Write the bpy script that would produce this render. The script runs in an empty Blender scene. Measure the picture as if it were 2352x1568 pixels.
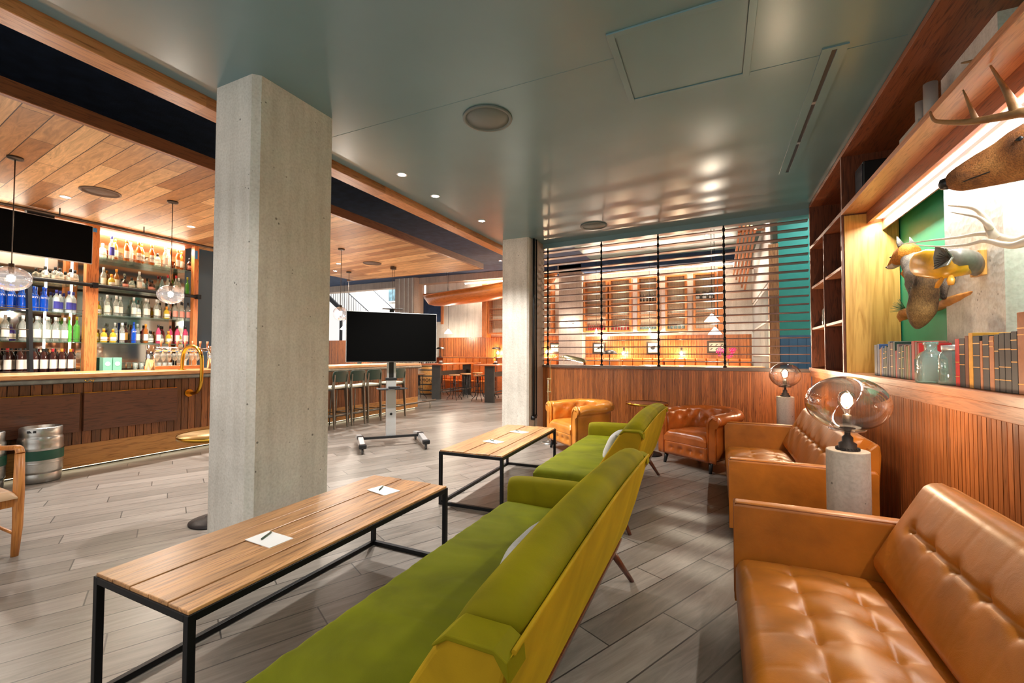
import bpy, bmesh, math, random
from mathutils import Vector, Matrix, noise
S = bpy.context.scene
COL = S.collection
random.seed(7)
PI = math.pi
# ------------------------------------------------------------------ camera, world, exposure
cam = bpy.data.cameras.new('camera'); camo = bpy.data.objects.new('camera', cam); COL.objects.link(camo); S.camera = camo
cam.sensor_width = 36; cam.lens = 15.42; cam.clip_start = .05; cam.clip_end = 100
yaw, pitch, roll = .43655, .027888, .0028
F_ = Vector((-math.sin(yaw)*math.cos(pitch), math.cos(yaw)*math.cos(pitch), math.sin(pitch)))
R_ = Vector((math.cos(yaw), math.sin(yaw), 0)); U_ = R_.cross(F_)
R2 = R_*math.cos(roll)+U_*math.sin(roll); U2 = -R_*math.sin(roll)+U_*math.cos(roll)
camo.matrix_world = Matrix(((R2.x, U2.x, -F_.x, 0), (R2.y, U2.y, -F_.y, 0), (R2.z, U2.z, -F_.z, 1.4), (0, 0, 0, 1)))
W = bpy.data.worlds.new('daylight'); S.world = W; W.use_nodes = True
W.node_tree.nodes['Background'].inputs[0].default_value = (1.0, .97, .93, 1)
W.node_tree.nodes['Background'].inputs[1].default_value = .62
S.view_settings.view_transform = 'Standard'; S.view_settings.look = 'None'
S.view_settings.exposure = 0.72; S.view_settings.gamma = 1; S.view_settings.use_curve_mapping = False
try:
    S.cycles.use_denoising = True; S.cycles.max_bounces = 8; S.cycles.transparent_max_bounces = 24
    S.cycles.sample_clamp_indirect = 6; S.cycles.caustics_reflective = False; S.cycles.caustics_refractive = False
except Exception: pass
def lamp(name, kind, loc, energy, color=(1, .93, .82), size=.1, rot=None, spot=None, parent=None, blend=.6):
    l = bpy.data.lights.new(name, kind); l.energy = energy; l.color = color
    if kind == 'AREA': l.size = size
    else: l.shadow_soft_size = size
    if spot: l.spot_size = math.radians(spot); l.spot_blend = blend
    o = bpy.data.objects.new(name, l); COL.objects.link(o); o.location = loc
    if rot: o.rotation_euler = rot
    if parent: o.parent = parent
    return o
# ------------------------------------------------------------------ materials
def s2l(c):
    return tuple((x/12.92 if x <= .04045 else ((x+.055)/1.055)**2.4) for x in c)
def rgb(r, g, b): return s2l((r/255, g/255, b/255))+(1,)
def nm(name):
    m = bpy.data.materials.new(name); m.use_nodes = True
    nt = m.node_tree; return m, nt, nt.nodes['Principled BSDF']
def N(nt, t, **k):
    n = nt.nodes.new(t)
    for a, b in k.items():
        if a in n.inputs: n.inputs[a].default_value = b
        else: setattr(n, a, b)
    return n
def L(nt, a, b): nt.links.new(a, b)
def mixc(nt, fac, a, b, mode='MIX'):
    n = nt.nodes.new('ShaderNodeMix'); n.data_type = 'RGBA'; n.blend_type = mode
    for i, v in ((0, fac), (6, a), (7, b)):
        if hasattr(v, 'links') or hasattr(v, 'is_linked'): nt.links.new(v, n.inputs[i])
        else: n.inputs[i].default_value = v
    return n.outputs[2]
def ramp(nt, fac, stops):
    n = nt.nodes.new('ShaderNodeValToRGB'); L(nt, fac, n.inputs[0]); e = n.color_ramp.elements
    while len(e) < len(stops): e.new(.5)
    for i, (p, c) in enumerate(stops): e[i].position = p; e[i].color = c
    return n.outputs[0]
def objco(nt, scale=(1, 1, 1), rot=(0, 0, 0)):
    t = nt.nodes.new('ShaderNodeTexCoord'); m = nt.nodes.new('ShaderNodeMapping')
    m.inputs['Scale'].default_value = scale; m.inputs['Rotation'].default_value = rot
    L(nt, t.outputs['Object'], m.inputs[0]); return m.outputs[0], t
def bump(nt, P, h, strength, dist=.01):
    b = nt.nodes.new('ShaderNodeBump'); b.inputs['Strength'].default_value = strength; b.inputs['Distance'].default_value = dist
    L(nt, h, b.inputs['Height']); L(nt, b.outputs[0], P.inputs['Normal'])
def plain(name, c, rough=.5, metal=0, var=0, vs=8, bmp=0, bs=60, sheen=0, coat=0, em=0, emc=None, spec=None):
    m, nt, P = nm(name); P.inputs['Base Color'].default_value = c; P.inputs['Roughness'].default_value = rough
    P.inputs['Metallic'].default_value = metal
    if sheen: P.inputs['Sheen Weight'].default_value = sheen; P.inputs['Sheen Roughness'].default_value = .35; P.inputs['Sheen Tint'].default_value = c
    if coat: P.inputs['Coat Weight'].default_value = coat; P.inputs['Coat Roughness'].default_value = .25
    if spec is not None: P.inputs['Specular IOR Level'].default_value = spec
    if em: P.inputs['Emission Color'].default_value = emc or c; P.inputs['Emission Strength'].default_value = em
    if var or bmp:
        co, t = objco(nt)
    if var:
        n = N(nt, 'ShaderNodeTexNoise', Scale=vs, Detail=5.0); L(nt, co, n.inputs['Vector'])
        d = tuple(x*(1-var) for x in c[:3])+(1,); l_ = tuple(min(1, x*(1+var)) for x in c[:3])+(1,)
        L(nt, ramp(nt, n.outputs[0], [(.3, d), (.7, l_)]), P.inputs['Base Color'])
    if bmp:
        n2 = N(nt, 'ShaderNodeTexNoise', Scale=bs, Detail=4.0); L(nt, co, n2.inputs['Vector']); bump(nt, P, n2.outputs[0], bmp, .004)
    return m
def wood(name, dark, light, axis=0, sc=1.0, rough=.42, boards=None, coat=.15, cont=.5, bri=1.0):
    """grain runs along axis (object space); boards=(axis, pitch, amount) changes tone from board to board"""
    m, nt, P = nm(name)
    s = [14*sc]*3; s[axis] = 1.0*sc
    co, t = objco(nt, tuple(s))
    vec = co
    if boards:
        sp = nt.nodes.new('ShaderNodeSeparateXYZ'); L(nt, t.outputs['Object'], sp.inputs[0])
        d = N(nt, 'ShaderNodeMath', operation='DIVIDE'); d.inputs[1].default_value = boards[1]; L(nt, sp.outputs[boards[0]], d.inputs[0])
        fl = N(nt, 'ShaderNodeMath', operation='FLOOR'); L(nt, d.outputs[0], fl.inputs[0])
        wn = N(nt, 'ShaderNodeTexWhiteNoise', noise_dimensions='1D'); L(nt, fl.outputs[0], wn.inputs['W'])
        ad = N(nt, 'ShaderNodeVectorMath', operation='MULTIPLY_ADD'); L(nt, wn.outputs['Color'], ad.inputs[0]); ad.inputs[1].default_value = (9, 9, 9); L(nt, co, ad.inputs[2])
        vec = ad.outputs[0]
    n = N(nt, 'ShaderNodeTexNoise', Scale=1.1, Detail=3.0, Distortion=2.2); L(nt, vec, n.inputs['Vector'])
    n2 = N(nt, 'ShaderNodeTexNoise', Scale=5.0, Detail=6.0); L(nt, vec, n2.inputs['Vector'])
    w = N(nt, 'ShaderNodeMath', operation='MULTIPLY'); w.inputs[1].default_value = 9.0; L(nt, n.outputs[0], w.inputs[0])
    fr = N(nt, 'ShaderNodeMath', operation='PINGPONG'); fr.inputs[1].default_value = 1.0; L(nt, w.outputs[0], fr.inputs[0])
    a = N(nt, 'ShaderNodeMath', operation='MULTIPLY_ADD'); a.inputs[1].default_value = cont; L(nt, fr.outputs[0], a.inputs[0]); L(nt, n2.outputs[0], a.inputs[2])
    c = ramp(nt, a.outputs[0], [(.3, dark), (.75, light)])
    if boards:
        k = N(nt, 'ShaderNodeMapRange'); k.inputs['To Min'].default_value = 1-boards[2]; k.inputs['To Max'].default_value = 1+boards[2]*.6
        L(nt, wn.outputs['Value'], k.inputs['Value'])
        c = mixc(nt, 1.0, c, k.outputs[0], 'MULTIPLY')
    L(nt, c, P.inputs['Base Color']); P.inputs['Roughness'].default_value = rough
    P.inputs['Coat Weight'].default_value = coat; P.inputs['Coat Roughness'].default_value = .3
    bump(nt, P, a.outputs[0], .25, .002)
    return m
def plankmat(name, c1, c2, mortar, width, length, ang, rough=.4, grain=.35, mort=.006, off=.37, knots=False):
    m, nt, P = nm(name)
    co, t = objco(nt, (1, 1, 1), (0, 0, -ang))
    b = N(nt, 'ShaderNodeTexBrick', Color1=c1, Color2=c2, Mortar=mortar, Scale=1.0)
    b.inputs['Mortar Size'].default_value = mort; b.inputs['Mortar Smooth'].default_value = .1; b.inputs['Bias'].default_value = 0
    b.inputs['Brick Width'].default_value = length; b.inputs['Row Height'].default_value = width; b.offset = 0; b.offset_frequency = 2
    sp = nt.nodes.new('ShaderNodeSeparateXYZ'); L(nt, co, sp.inputs[0])
    d = N(nt, 'ShaderNodeMath', operation='DIVIDE'); d.inputs[1].default_value = width; L(nt, sp.outputs[1], d.inputs[0])
    fl = N(nt, 'ShaderNodeMath', operation='FLOOR'); L(nt, d.outputs[0], fl.inputs[0])
    sh = N(nt, 'ShaderNodeMath', operation='MULTIPLY_ADD'); sh.inputs[1].default_value = off*length; L(nt, fl.outputs[0], sh.inputs[0]); L(nt, sp.outputs[0], sh.inputs[2])
    cv = nt.nodes.new('ShaderNodeCombineXYZ'); L(nt, sh.outputs[0], cv.inputs[0]); L(nt, sp.outputs[1], cv.inputs[1]); L(nt, cv.outputs[0], b.inputs['Vector'])
    mp = nt.nodes.new('ShaderNodeMapping'); mp.inputs['Scale'].default_value = (1.3, 11, 1); L(nt, co, mp.inputs[0])
    cb = nt.nodes.new('ShaderNodeCombineXYZ')
    fm = N(nt, 'ShaderNodeMath', operation='MULTIPLY'); fm.inputs[1].default_value = 7.3; L(nt, fl.outputs[0], fm.inputs[0]); L(nt, fm.outputs[0], cb.inputs[0]); L(nt, fm.outputs[0], cb.inputs[2])
    va = N(nt, 'ShaderNodeVectorMath', operation='ADD'); L(nt, mp.outputs[0], va.inputs[0]); L(nt, cb.outputs[0], va.inputs[1])
    n = N(nt, 'ShaderNodeTexNoise', Scale=1.2, Detail=8.0, Distortion=2.5, Roughness=.65); L(nt, va.outputs[0], n.inputs['Vector'])
    g = ramp(nt, n.outputs[0], [(.25, (1-grain,)*3+(1,)), (.7, (1+grain*.4,)*3+(1,))])
    c = mixc(nt, 1.0, b.outputs['Color'], g, 'MULTIPLY')
    if knots:
        v = N(nt, 'ShaderNodeTexVoronoi', Scale=2.6); L(nt, mp.outputs[0], v.inputs['Vector'])
        c = mixc(nt, 1.0, c, ramp(nt, v.outputs['Distance'], [(.02, (.25, .15, .1, 1)), (.09, (1, 1, 1, 1))]), 'MULTIPLY')
    L(nt, c, P.inputs['Base Color']); P.inputs['Roughness'].default_value = rough
    iv = N(nt, 'ShaderNodeMath', operation='SUBTRACT'); iv.inputs[0].default_value = 1.0; L(nt, b.outputs['Fac'], iv.inputs[1])
    bump(nt, P, iv.outputs[0], .5, .003)
    return m
def concrete(name, base, pits=.35, rough=.75, patch=.14):
    m, nt, P = nm(name); co, t = objco(nt)
    n = N(nt, 'ShaderNodeTexNoise', Scale=1.6, Detail=7.0, Roughness=.62); L(nt, co, n.inputs['Vector'])
    d = tuple(x*(1-patch) for x in base[:3])+(1,); l_ = tuple(min(1, x*(1+patch)) for x in base[:3])+(1,)
    c = ramp(nt, n.outputs[0], [(.3, d), (.7, l_)])
    st, t2 = objco(nt, (9, 9, .8))
    n2 = N(nt, 'ShaderNodeTexNoise', Scale=1.5, Detail=4.0); L(nt, st, n2.inputs['Vector'])
    c = mixc(nt, 1.0, c, ramp(nt, n2.outputs[0], [(.3, (.86, .85, .83, 1)), (.6, (1, 1, 1, 1))]), 'MULTIPLY')
    v = N(nt, 'ShaderNodeTexVoronoi', Scale=24.0); L(nt, co, v.inputs['Vector'])
    n4 = N(nt, 'ShaderNodeTexNoise', Scale=9.0, Detail=3.0); L(nt, co, n4.inputs['Vector'])
    ms = N(nt, 'ShaderNodeMath', operation='SUBTRACT'); ms.use_clamp = True; ms.inputs[0].default_value = .72; L(nt, n4.outputs[0], ms.inputs[1])
    am = N(nt, 'ShaderNodeMath', operation='MULTIPLY_ADD'); am.inputs[1].default_value = 1.3; L(nt, ms.outputs[0], am.inputs[0]); L(nt, v.outputs['Distance'], am.inputs[2])
    c = mixc(nt, 1.0, c, ramp(nt, am.outputs[0], [(.20, (pits, pits*.97, pits*.93, 1)), (.27, (1, 1, 1, 1))]), 'MULTIPLY')
    n5 = N(nt, 'ShaderNodeTexNoise', Scale=60.0, Detail=4.0); L(nt, co, n5.inputs['Vector'])
    c = mixc(nt, 1.0, c, ramp(nt, n5.outputs[0], [(.3, (.88, .87, .85, 1)), (.6, (1.04, 1.04, 1.04, 1))]), 'MULTIPLY')
    L(nt, c, P.inputs['Base Color']); P.inputs['Roughness'].default_value = rough
    bump(nt, P, v.outputs['Distance'], .15, .01)
    return m
def thin_glass(name, tint=(1, 1, 1, 1), gloss=.5, rough=.02, blend=.35, body=0, bodyc=None):
    m = bpy.data.materials.new(name); m.use_nodes = True; nt = m.node_tree; nt.nodes.clear()
    o = nt.nodes.new('ShaderNodeOutputMaterial'); tr = nt.nodes.new('ShaderNodeBsdfTransparent'); tr.inputs[0].default_value = tint
    g = nt.nodes.new('ShaderNodeBsdfGlossy'); g.inputs['Roughness'].default_value = rough
    lw = N(nt, 'ShaderNodeLayerWeight', Blend=blend); mul = N(nt, 'ShaderNodeMath', operation='MULTIPLY'); mul.inputs[1].default_value = gloss
    L(nt, lw.outputs['Facing'], mul.inputs[0]); mx = nt.nodes.new('ShaderNodeMixShader'); L(nt, mul.outputs[0], mx.inputs[0])
    last = tr.outputs[0]
    if body:
        df = nt.nodes.new('ShaderNodeBsdfDiffuse'); df.inputs[0].default_value = bodyc or tint
        m2 = nt.nodes.new('ShaderNodeMixShader'); m2.inputs[0].default_value = body; L(nt, tr.outputs[0], m2.inputs[1]); L(nt, df.outputs[0], m2.inputs[2]); last = m2.outputs[0]
    L(nt, last, mx.inputs[1]); L(nt, g.outputs[0], mx.inputs[2]); L(nt, mx.outputs[0], o.inputs[0])
    return m
def leather(name, c, var=.3, rough=.36):
    m, nt, P = nm(name); co, t = objco(nt)
    n = N(nt, 'ShaderNodeTexNoise', Scale=5.0, Detail=6.0); L(nt, co, n.inputs['Vector'])
    d = tuple(x*(1-var) for x in c[:3])+(1,); l_ = tuple(min(1, x*(1+var)) for x in c[:3])+(1,)
    L(nt, ramp(nt, n.outputs[0], [(.3, d), (.72, l_)]), P.inputs['Base Color']); P.inputs['Roughness'].default_value = rough
    v = N(nt, 'ShaderNodeTexVoronoi', Scale=330.0); L(nt, co, v.inputs['Vector'])
    n3 = N(nt, 'ShaderNodeTexNoise', Scale=14.0, Detail=4.0, Distortion=1.0); L(nt, co, n3.inputs['Vector'])
    a = N(nt, 'ShaderNodeMath', operation='MULTIPLY_ADD'); a.inputs[1].default_value = .12; L(nt, v.outputs['Distance'], a.inputs[0]); L(nt, n3.outputs[0], a.inputs[2])
    bump(nt, P, a.outputs[0], .25, .006)
    P.inputs['Coat Weight'].default_value = .13; P.inputs['Coat Roughness'].default_value = .28
    return m
def velvet(name, c, rough=.75):
    m, nt, P = nm(name); co, t = objco(nt, (1, 1, 1))
    n = N(nt, 'ShaderNodeTexNoise', Scale=3.0, Detail=5.0, Distortion=.6); L(nt, co, n.inputs['Vector'])
    d = tuple(x*.7 for x in c[:3])+(1,); l_ = tuple(min(1, x*1.25) for x in c[:3])+(1,)
    L(nt, ramp(nt, n.outputs[0], [(.3, d), (.7, l_)]), P.inputs['Base Color']); P.inputs['Roughness'].default_value = rough
    P.inputs['Sheen Weight'].default_value = .4; P.inputs['Sheen Roughness'].default_value = .3; P.inputs['Sheen Tint'].default_value = tuple(min(1, x*3) for x in c[:3])+(1,); P.inputs['Specular IOR Level'].default_value = .15
    n3 = N(nt, 'ShaderNodeTexNoise', Scale=220.0, Detail=2.0); L(nt, co, n3.inputs['Vector']); bump(nt, P, n3.outputs[0], .2, .002)
    return m
def fur(name, cols, sc=3.0, st=(40, 40, 12)):
    m, nt, P = nm(name); co, t = objco(nt)
    n = N(nt, 'ShaderNodeTexNoise', Scale=sc, Detail=3.0); L(nt, co, n.inputs['Vector'])
    k = len(cols); c = ramp(nt, n.outputs[0], [(.3+.4*i/(k-1), q) for i, q in enumerate(cols)])
    c2, t2 = objco(nt, st); n2 = N(nt, 'ShaderNodeTexNoise', Scale=3.0, Detail=5.0); L(nt, c2, n2.inputs['Vector'])
    c = mixc(nt, 1.0, c, ramp(nt, n2.outputs[0], [(.3, (.5, .5, .5, 1)), (.65, (1.25, 1.25, 1.25, 1))]), 'MULTIPLY')
    L(nt, c, P.inputs['Base Color']); P.inputs['Roughness'].default_value = .8; bump(nt, P, n2.outputs[0], .8, .006)
    return m
M = {}
M['floor'] = plankmat('grey_plank_tiles', rgb(148, 139, 130), rgb(114, 106, 97), rgb(64, 59, 55), .2, 1.2, math.radians(63), rough=.33, grain=.42, mort=.004)
M['teal'] = plain('teal_gloss_paint', rgb(114, 146, 153), .27, var=.08, vs=1.0, spec=.8)
M['navy'] = plain('navy_rough_ceiling', rgb(44, 64, 96), .9, var=.3, vs=5, bmp=.6, bs=50)
M['green'] = plain('green_wall_paint', rgb(54, 170, 126), .45, var=.05)
M['tealwall'] = plain('turquoise_wall_paint', rgb(56, 156, 144), .5, var=.05)
M['blueboard'] = plain('blue_wainscot_paint', rgb(70, 112, 146), .5, var=.06)
M['conc'] = concrete('board_formed_concrete', rgb(226, 220, 210))
M['conc2'] = concrete('pale_concrete_wall', rgb(224, 220, 212), pits=.6)
M['concpink'] = concrete('warm_concrete', rgb(196, 178, 164), pits=.6)
M['concl'] = concrete('cast_concrete_lamp', rgb(200, 190, 178), pits=.4)
M['canopy'] = plankmat('reclaimed_planks', rgb(236, 194, 140), rgb(164, 112, 66), rgb(54, 32, 18), .19, 1.9, math.radians(-6), rough=.5, grain=.5, mort=.004, knots=True)
M['fascia'] = wood('fascia_timber', rgb(92, 52, 28), rgb(140, 86, 48), 1)
M['beam'] = wood('beam_timber', rgb(150, 90, 46), rgb(206, 140, 84), 1, boards=(1, 2.1, .25))
M['oakv'] = wood('orange_oak_vertical', rgb(128, 62, 24), rgb(204, 124, 64), 2)
M['oaky'] = wood('orange_oak_long', rgb(150, 88, 50), rgb(190, 126, 80), 1)
M['wains_x'] = wood('wainscot_across', rgb(122, 62, 26), rgb(190, 112, 56), 2, sc=.8, boards=(0, .048, .35), rough=.38, coat=.3)
M['wains_y'] = wood('wainscot_along', rgb(122, 64, 28), rgb(194, 118, 64), 2, sc=.8, boards=(1, .042, .3), rough=.38, coat=.3)
M['barboard'] = wood('bar_front_boards', rgb(78, 42, 20), rgb(148, 90, 46), 2, boards=(1, .09, .5))
M['kick'] = wood('bar_kick_board', rgb(134, 84, 36), rgb(196, 138, 74), 1)
M['walnut'] = wood('walnut_panel', rgb(62, 34, 22), rgb(104, 62, 40), 1)
M['walnutx'] = wood('walnut_shelf', rgb(72, 36, 20), rgb(150, 84, 50), 1, sc=1.2)
M['walnutv'] = wood('walnut_upright', rgb(62, 32, 20), rgb(120, 66, 40), 2)
M['shelfedge'] = wood('shelf_edge_oak', rgb(150, 90, 56), rgb(196, 130, 90), 1)
M['oakyel'] = wood('yellow_oak_panel', rgb(170, 118, 40), rgb(214, 164, 84), 2, sc=.5, cont=.3)
M['tabletop'] = wood('reclaimed_table_boards', rgb(120, 74, 40), rgb(206, 150, 96), 1, sc=.9, boards=(0, .13, .3), rough=.36, cont=.4)
M['worktop'] = wood('bar_top_oak', rgb(170, 104, 54), rgb(220, 160, 104), 1, rough=.25, coat=.6)
M['teak'] = wood('teak_chair', rgb(150, 82, 30), rgb(206, 134, 66), 2, sc=1.2)
M['darkwood'] = wood('dark_walnut_legs', rgb(60, 28, 16), rgb(104, 56, 34), 2, rough=.3)
M['black'] = plain('black_steel', rgb(34, 34, 36), .45, .7, var=.15)
M['blackp'] = plain('black_plastic', rgb(22, 22, 24), .4)
M['screen'] = plain('dark_screen', rgb(1, 1, 1), .6, spec=.05)
M['steel'] = plain('brushed_steel', rgb(190, 188, 182), .3, .95, var=.1, vs=20)
M['steeld'] = plain('stool_steel', rgb(140, 136, 126), .35, .9, var=.12, vs=12)
M['alu'] = plain('silver_aluminium', rgb(200, 200, 200), .38, .6)
M['chrome'] = plain('chrome', rgb(225, 225, 225), .08, 1)
M['zinc'] = plain('zinc_bar_edge', rgb(150, 150, 142), .42, .8, var=.25, vs=10)
M['brasst'] = plain('brushed_brass_top', rgb(196, 160, 96), .35, .7)
M['brass'] = plain('polished_brass', rgb(214, 164, 60), .2, 1)
M['bronze'] = plain('dark_bronze', rgb(84, 74, 66), .4, .9)
M['iron'] = plain('cast_iron', rgb(52, 48, 48), .5, .5, bmp=.3)
M['tan'] = leather('tan_leather', rgb(180, 106, 28), .25, .42)
M['tan2'] = leather('golden_tan_leather', rgb(204, 128, 48), rough=.28)
M['tan3'] = leather('cognac_leather', rgb(170, 88, 32), rough=.25)
M['booth'] = leather('orange_booth_leather', rgb(214, 116, 44), rough=.4)
M['piping'] = plain('leather_piping', rgb(150, 84, 34), .4)
M['velvet'] = velvet('chartreuse_velvet', rgb(122, 112, 0))  # one fabric; back coloured yellower for how light falls on the nap
M['velvets'] = velvet('chartreuse_velvet_seat_shaded', rgb(104, 107, 4))  # same fabric, greener: shading of the seat nap put into the colour
M['velvet_lit'] = velvet('chartreuse_velvet_rear_lit', rgb(170, 134, 18))  # same fabric, yellower: warm lamplight on rear and wings put into the colour
M['linen'] = plain('grey_linen', rgb(188, 184, 178), .9, var=.08, vs=60, bmp=.4, bs=300)
M['paper'] = plain('white_paper', rgb(240, 238, 234), .7)
M['ink'] = plain('black_ink', rgb(30, 28, 28), .6)
M['pencil'] = plain('green_pencil', rgb(70, 86, 70), .4)
M['stoolgreen'] = plain('dark_green_plastic', rgb(44, 72, 62), .4)
M['cream'] = plain('cream_seat', rgb(214, 214, 196), .4)
M['white'] = plain('white_glossy', rgb(235, 235, 232), .4)
M['kegband'] = plain('green_keg_band', rgb(30, 84, 66), .45, var=.15)
M['glass'] = thin_glass('clear_globe_glass', (.97, .95, .94, 1), .95, .03, .55)
M['glassl'] = thin_glass('pendant_glass', (.95, .93, .95, 1), .6, .05, .45, body=.02, bodyc=(.9, .88, .92, 1))
M['shelfglass'] = thin_glass('shelf_glass', (.82, .95, .88, 1), .6, .03, .4, body=.1, bodyc=(.6, .8, .7, 1))
M['bclear'] = thin_glass('clear_bottle_glass', (.93, .96, .92, 1), .7, .05, .5, body=.18, bodyc=(.85, .88, .8, 1))
M['bgreen'] = thin_glass('green_bottle_glass', (.35, .8, .25, 1), .6, .05, .45, body=.35, bodyc=(.2, .7, .12, 1))
M['bblue'] = thin_glass('blue_bottle_glass', (.02, .16, .8, 1), .6, .06, .45, body=.5, bodyc=(.01, .12, .7, 1))
M['bamber'] = thin_glass('amber_spirit_glass', (.75, .32, .08, 1), .6, .05, .45, body=.45, bodyc=(.55, .2, .04, 1))
M['bdark'] = thin_glass('dark_spirit_glass', (.1, .05, .03, 1), .6, .05, .45, body=.6, bodyc=(.06, .02, .015, 1))
M['bwhite'] = thin_glass('frosted_bottle_glass', (.9, .95, .97, 1), .5, .3, .45, body=.65, bodyc=(.85, .9, .92, 1))
M['byellow'] = thin_glass('yellow_spirit_glass', (.9, .75, .15, 1), .6, .05, .45, body=.45, bodyc=(.85, .62, .06, 1))
M['bpink'] = thin_glass('pink_spirit_glass', (.9, .25, .35, 1), .6, .05, .45, body=.5, bodyc=(.85, .12, .25, 1))
M['aqua'] = thin_glass('aqua_bottle_glass', (.62, .9, .88, 1), .6, .08, .45, body=.3, bodyc=(.5, .8, .78, 1))
M['greyjar'] = thin_glass('grey_jar_glass', (.6, .78, .78, 1), .6, .06, .45, body=.35, bodyc=(.35, .5, .5, 1))
M['oldglass'] = thin_glass('dusty_bottle_glass', (.6, .65, .62, 1), .5, .15, .45, body=.55, bodyc=(.5, .52, .5, 1))
M['purple'] = plain('purple_bottle', rgb(52, 30, 110), .25)
M['lblue'] = plain('bright_blue_bottle', rgb(40, 130, 200), .25)
M['mirror'] = plain('mirror', rgb(200, 192, 180), .06, 1)
M['bulb'] = plain('lit_bulb', (1, .85, .6, 1), .5, em=45, emc=(1, .82, .55, 1))
M['bulbw'] = plain('lit_white_bulb', (1, 1, 1, 1), .5, em=18, emc=(1, .95, .88, 1))
M['led'] = plain('led_strip', (1, .95, .85, 1), .5, em=9, emc=(1, .9, .74, 1))
M['ledlow'] = plain('soft_led_strip', (1, .95, .8, 1), .5, em=1.6, emc=(1, .9, .6, 1))
M['ledw'] = plain('led_strip_white', (1, 1, 1, 1), .5, em=2.6, emc=(1, .98, .94, 1))
M['dlight'] = plain('lit_downlight', (1, 1, 1, 1), .5, em=40, emc=(1, .96, .9, 1))
M['shadew'] = plain('lit_white_shade', (1, 1, 1, 1), .5, em=5, emc=(1, .93, .82, 1))
M['antlerb'] = plain('brown_antler', rgb(134, 100, 60), .55, var=.35, vs=14, bmp=.5, bs=60)
M['antlerw'] = plain('pale_antler', rgb(222, 210, 192), .5, var=.15, vs=10, bmp=.3, bs=50)
M['deer'] = fur('deer_hide', [rgb(100, 60, 30), rgb(168, 106, 52), rgb(204, 142, 78)], 7.0, (30, 90, 60))
M['foxgrey'] = fur('grey_fox_fur', [rgb(46, 42, 40), rgb(120, 112, 102), rgb(170, 156, 138)], 7.0, (70, 70, 30))
M['foxor'] = fur('orange_fox_fur', [rgb(168, 92, 24), rgb(222, 146, 44)], 6.0, (70, 70, 30))
M['foxtail'] = fur('fox_tail_fur', [rgb(38, 34, 32), rgb(124, 98, 62), rgb(170, 140, 90)], 6.0, (60, 60, 18))
M['nose'] = plain('black_nose', rgb(24, 20, 20), .35)
M['muzzle'] = plain('pale_muzzle_fur', rgb(206, 186, 160), .8)
M['driftwood'] = plain('driftwood', rgb(196, 134, 66), .7, var=.35, vs=12, bmp=.7, bs=30)
M['fishy'] = plain('yellow_fish_skin', rgb(224, 164, 40), .3, var=.3, vs=9)
M['fishg'] = plain('grey_fish_fin', rgb(116, 112, 102), .4, var=.2, vs=30)
M['fisho'] = plain('orange_fin', rgb(222, 148, 50), .4)
M['pine'] = plain('pine_needles', rgb(90, 130, 96), .7)
M['magenta'] = plain('magenta_petals', rgb(214, 20, 120), .5)
M['stem'] = plain('green_stem', rgb(80, 100, 40), .6)
M['mesh'] = plain('wire_mesh', rgb(150, 140, 120), .5, .3)
M['cabback'] = plain('cream_cabinet_back', rgb(226, 212, 184), .7)
M['duct'] = plain('painted_metal_grey', rgb(176, 170, 164), .5, .2)
M['pencilw'] = plain('pencil_wood', rgb(210, 176, 130), .6)
M['redcap'] = plain('red_foil', rgb(190, 30, 36), .35)
M['orangecap'] = plain('orange_wax', rgb(226, 140, 40), .4)
M['blackcap'] = plain('black_cap', rgb(26, 24, 26), .4)
M['label'] = plain('paper_label', rgb(232, 220, 200), .6)
M['labelb'] = plain('blue_print_label', rgb(60, 60, 150), .6)
M['labelr'] = plain('red_print_label', rgb(224, 150, 130), .6)
M['tape'] = plain('blue_masking_tape', rgb(60, 130, 190), .7)
def bookmat(n, c): M[n] = plain(n, c, .55, var=.15, vs=25)
for n, c in (('book_navy', rgb(40, 54, 80)), ('book_blue', rgb(44, 78, 130)), ('book_green', rgb(34, 70, 60)), ('book_brown', rgb(110, 62, 40)), ('book_red', rgb(186, 40, 40)), ('book_tan', rgb(178, 112, 70)), ('book_ochre', rgb(208, 150, 50)), ('book_black', rgb(44, 42, 46)), ('book_mauve', rgb(110, 90, 100)), ('book_olive', rgb(110, 120, 60))): bookmat(n, c)
M['pages'] = plain('page_edges', rgb(214, 200, 160), .8)
M['gilt'] = plain('gilt_lines', rgb(200, 150, 70), .4, .6)
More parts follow.
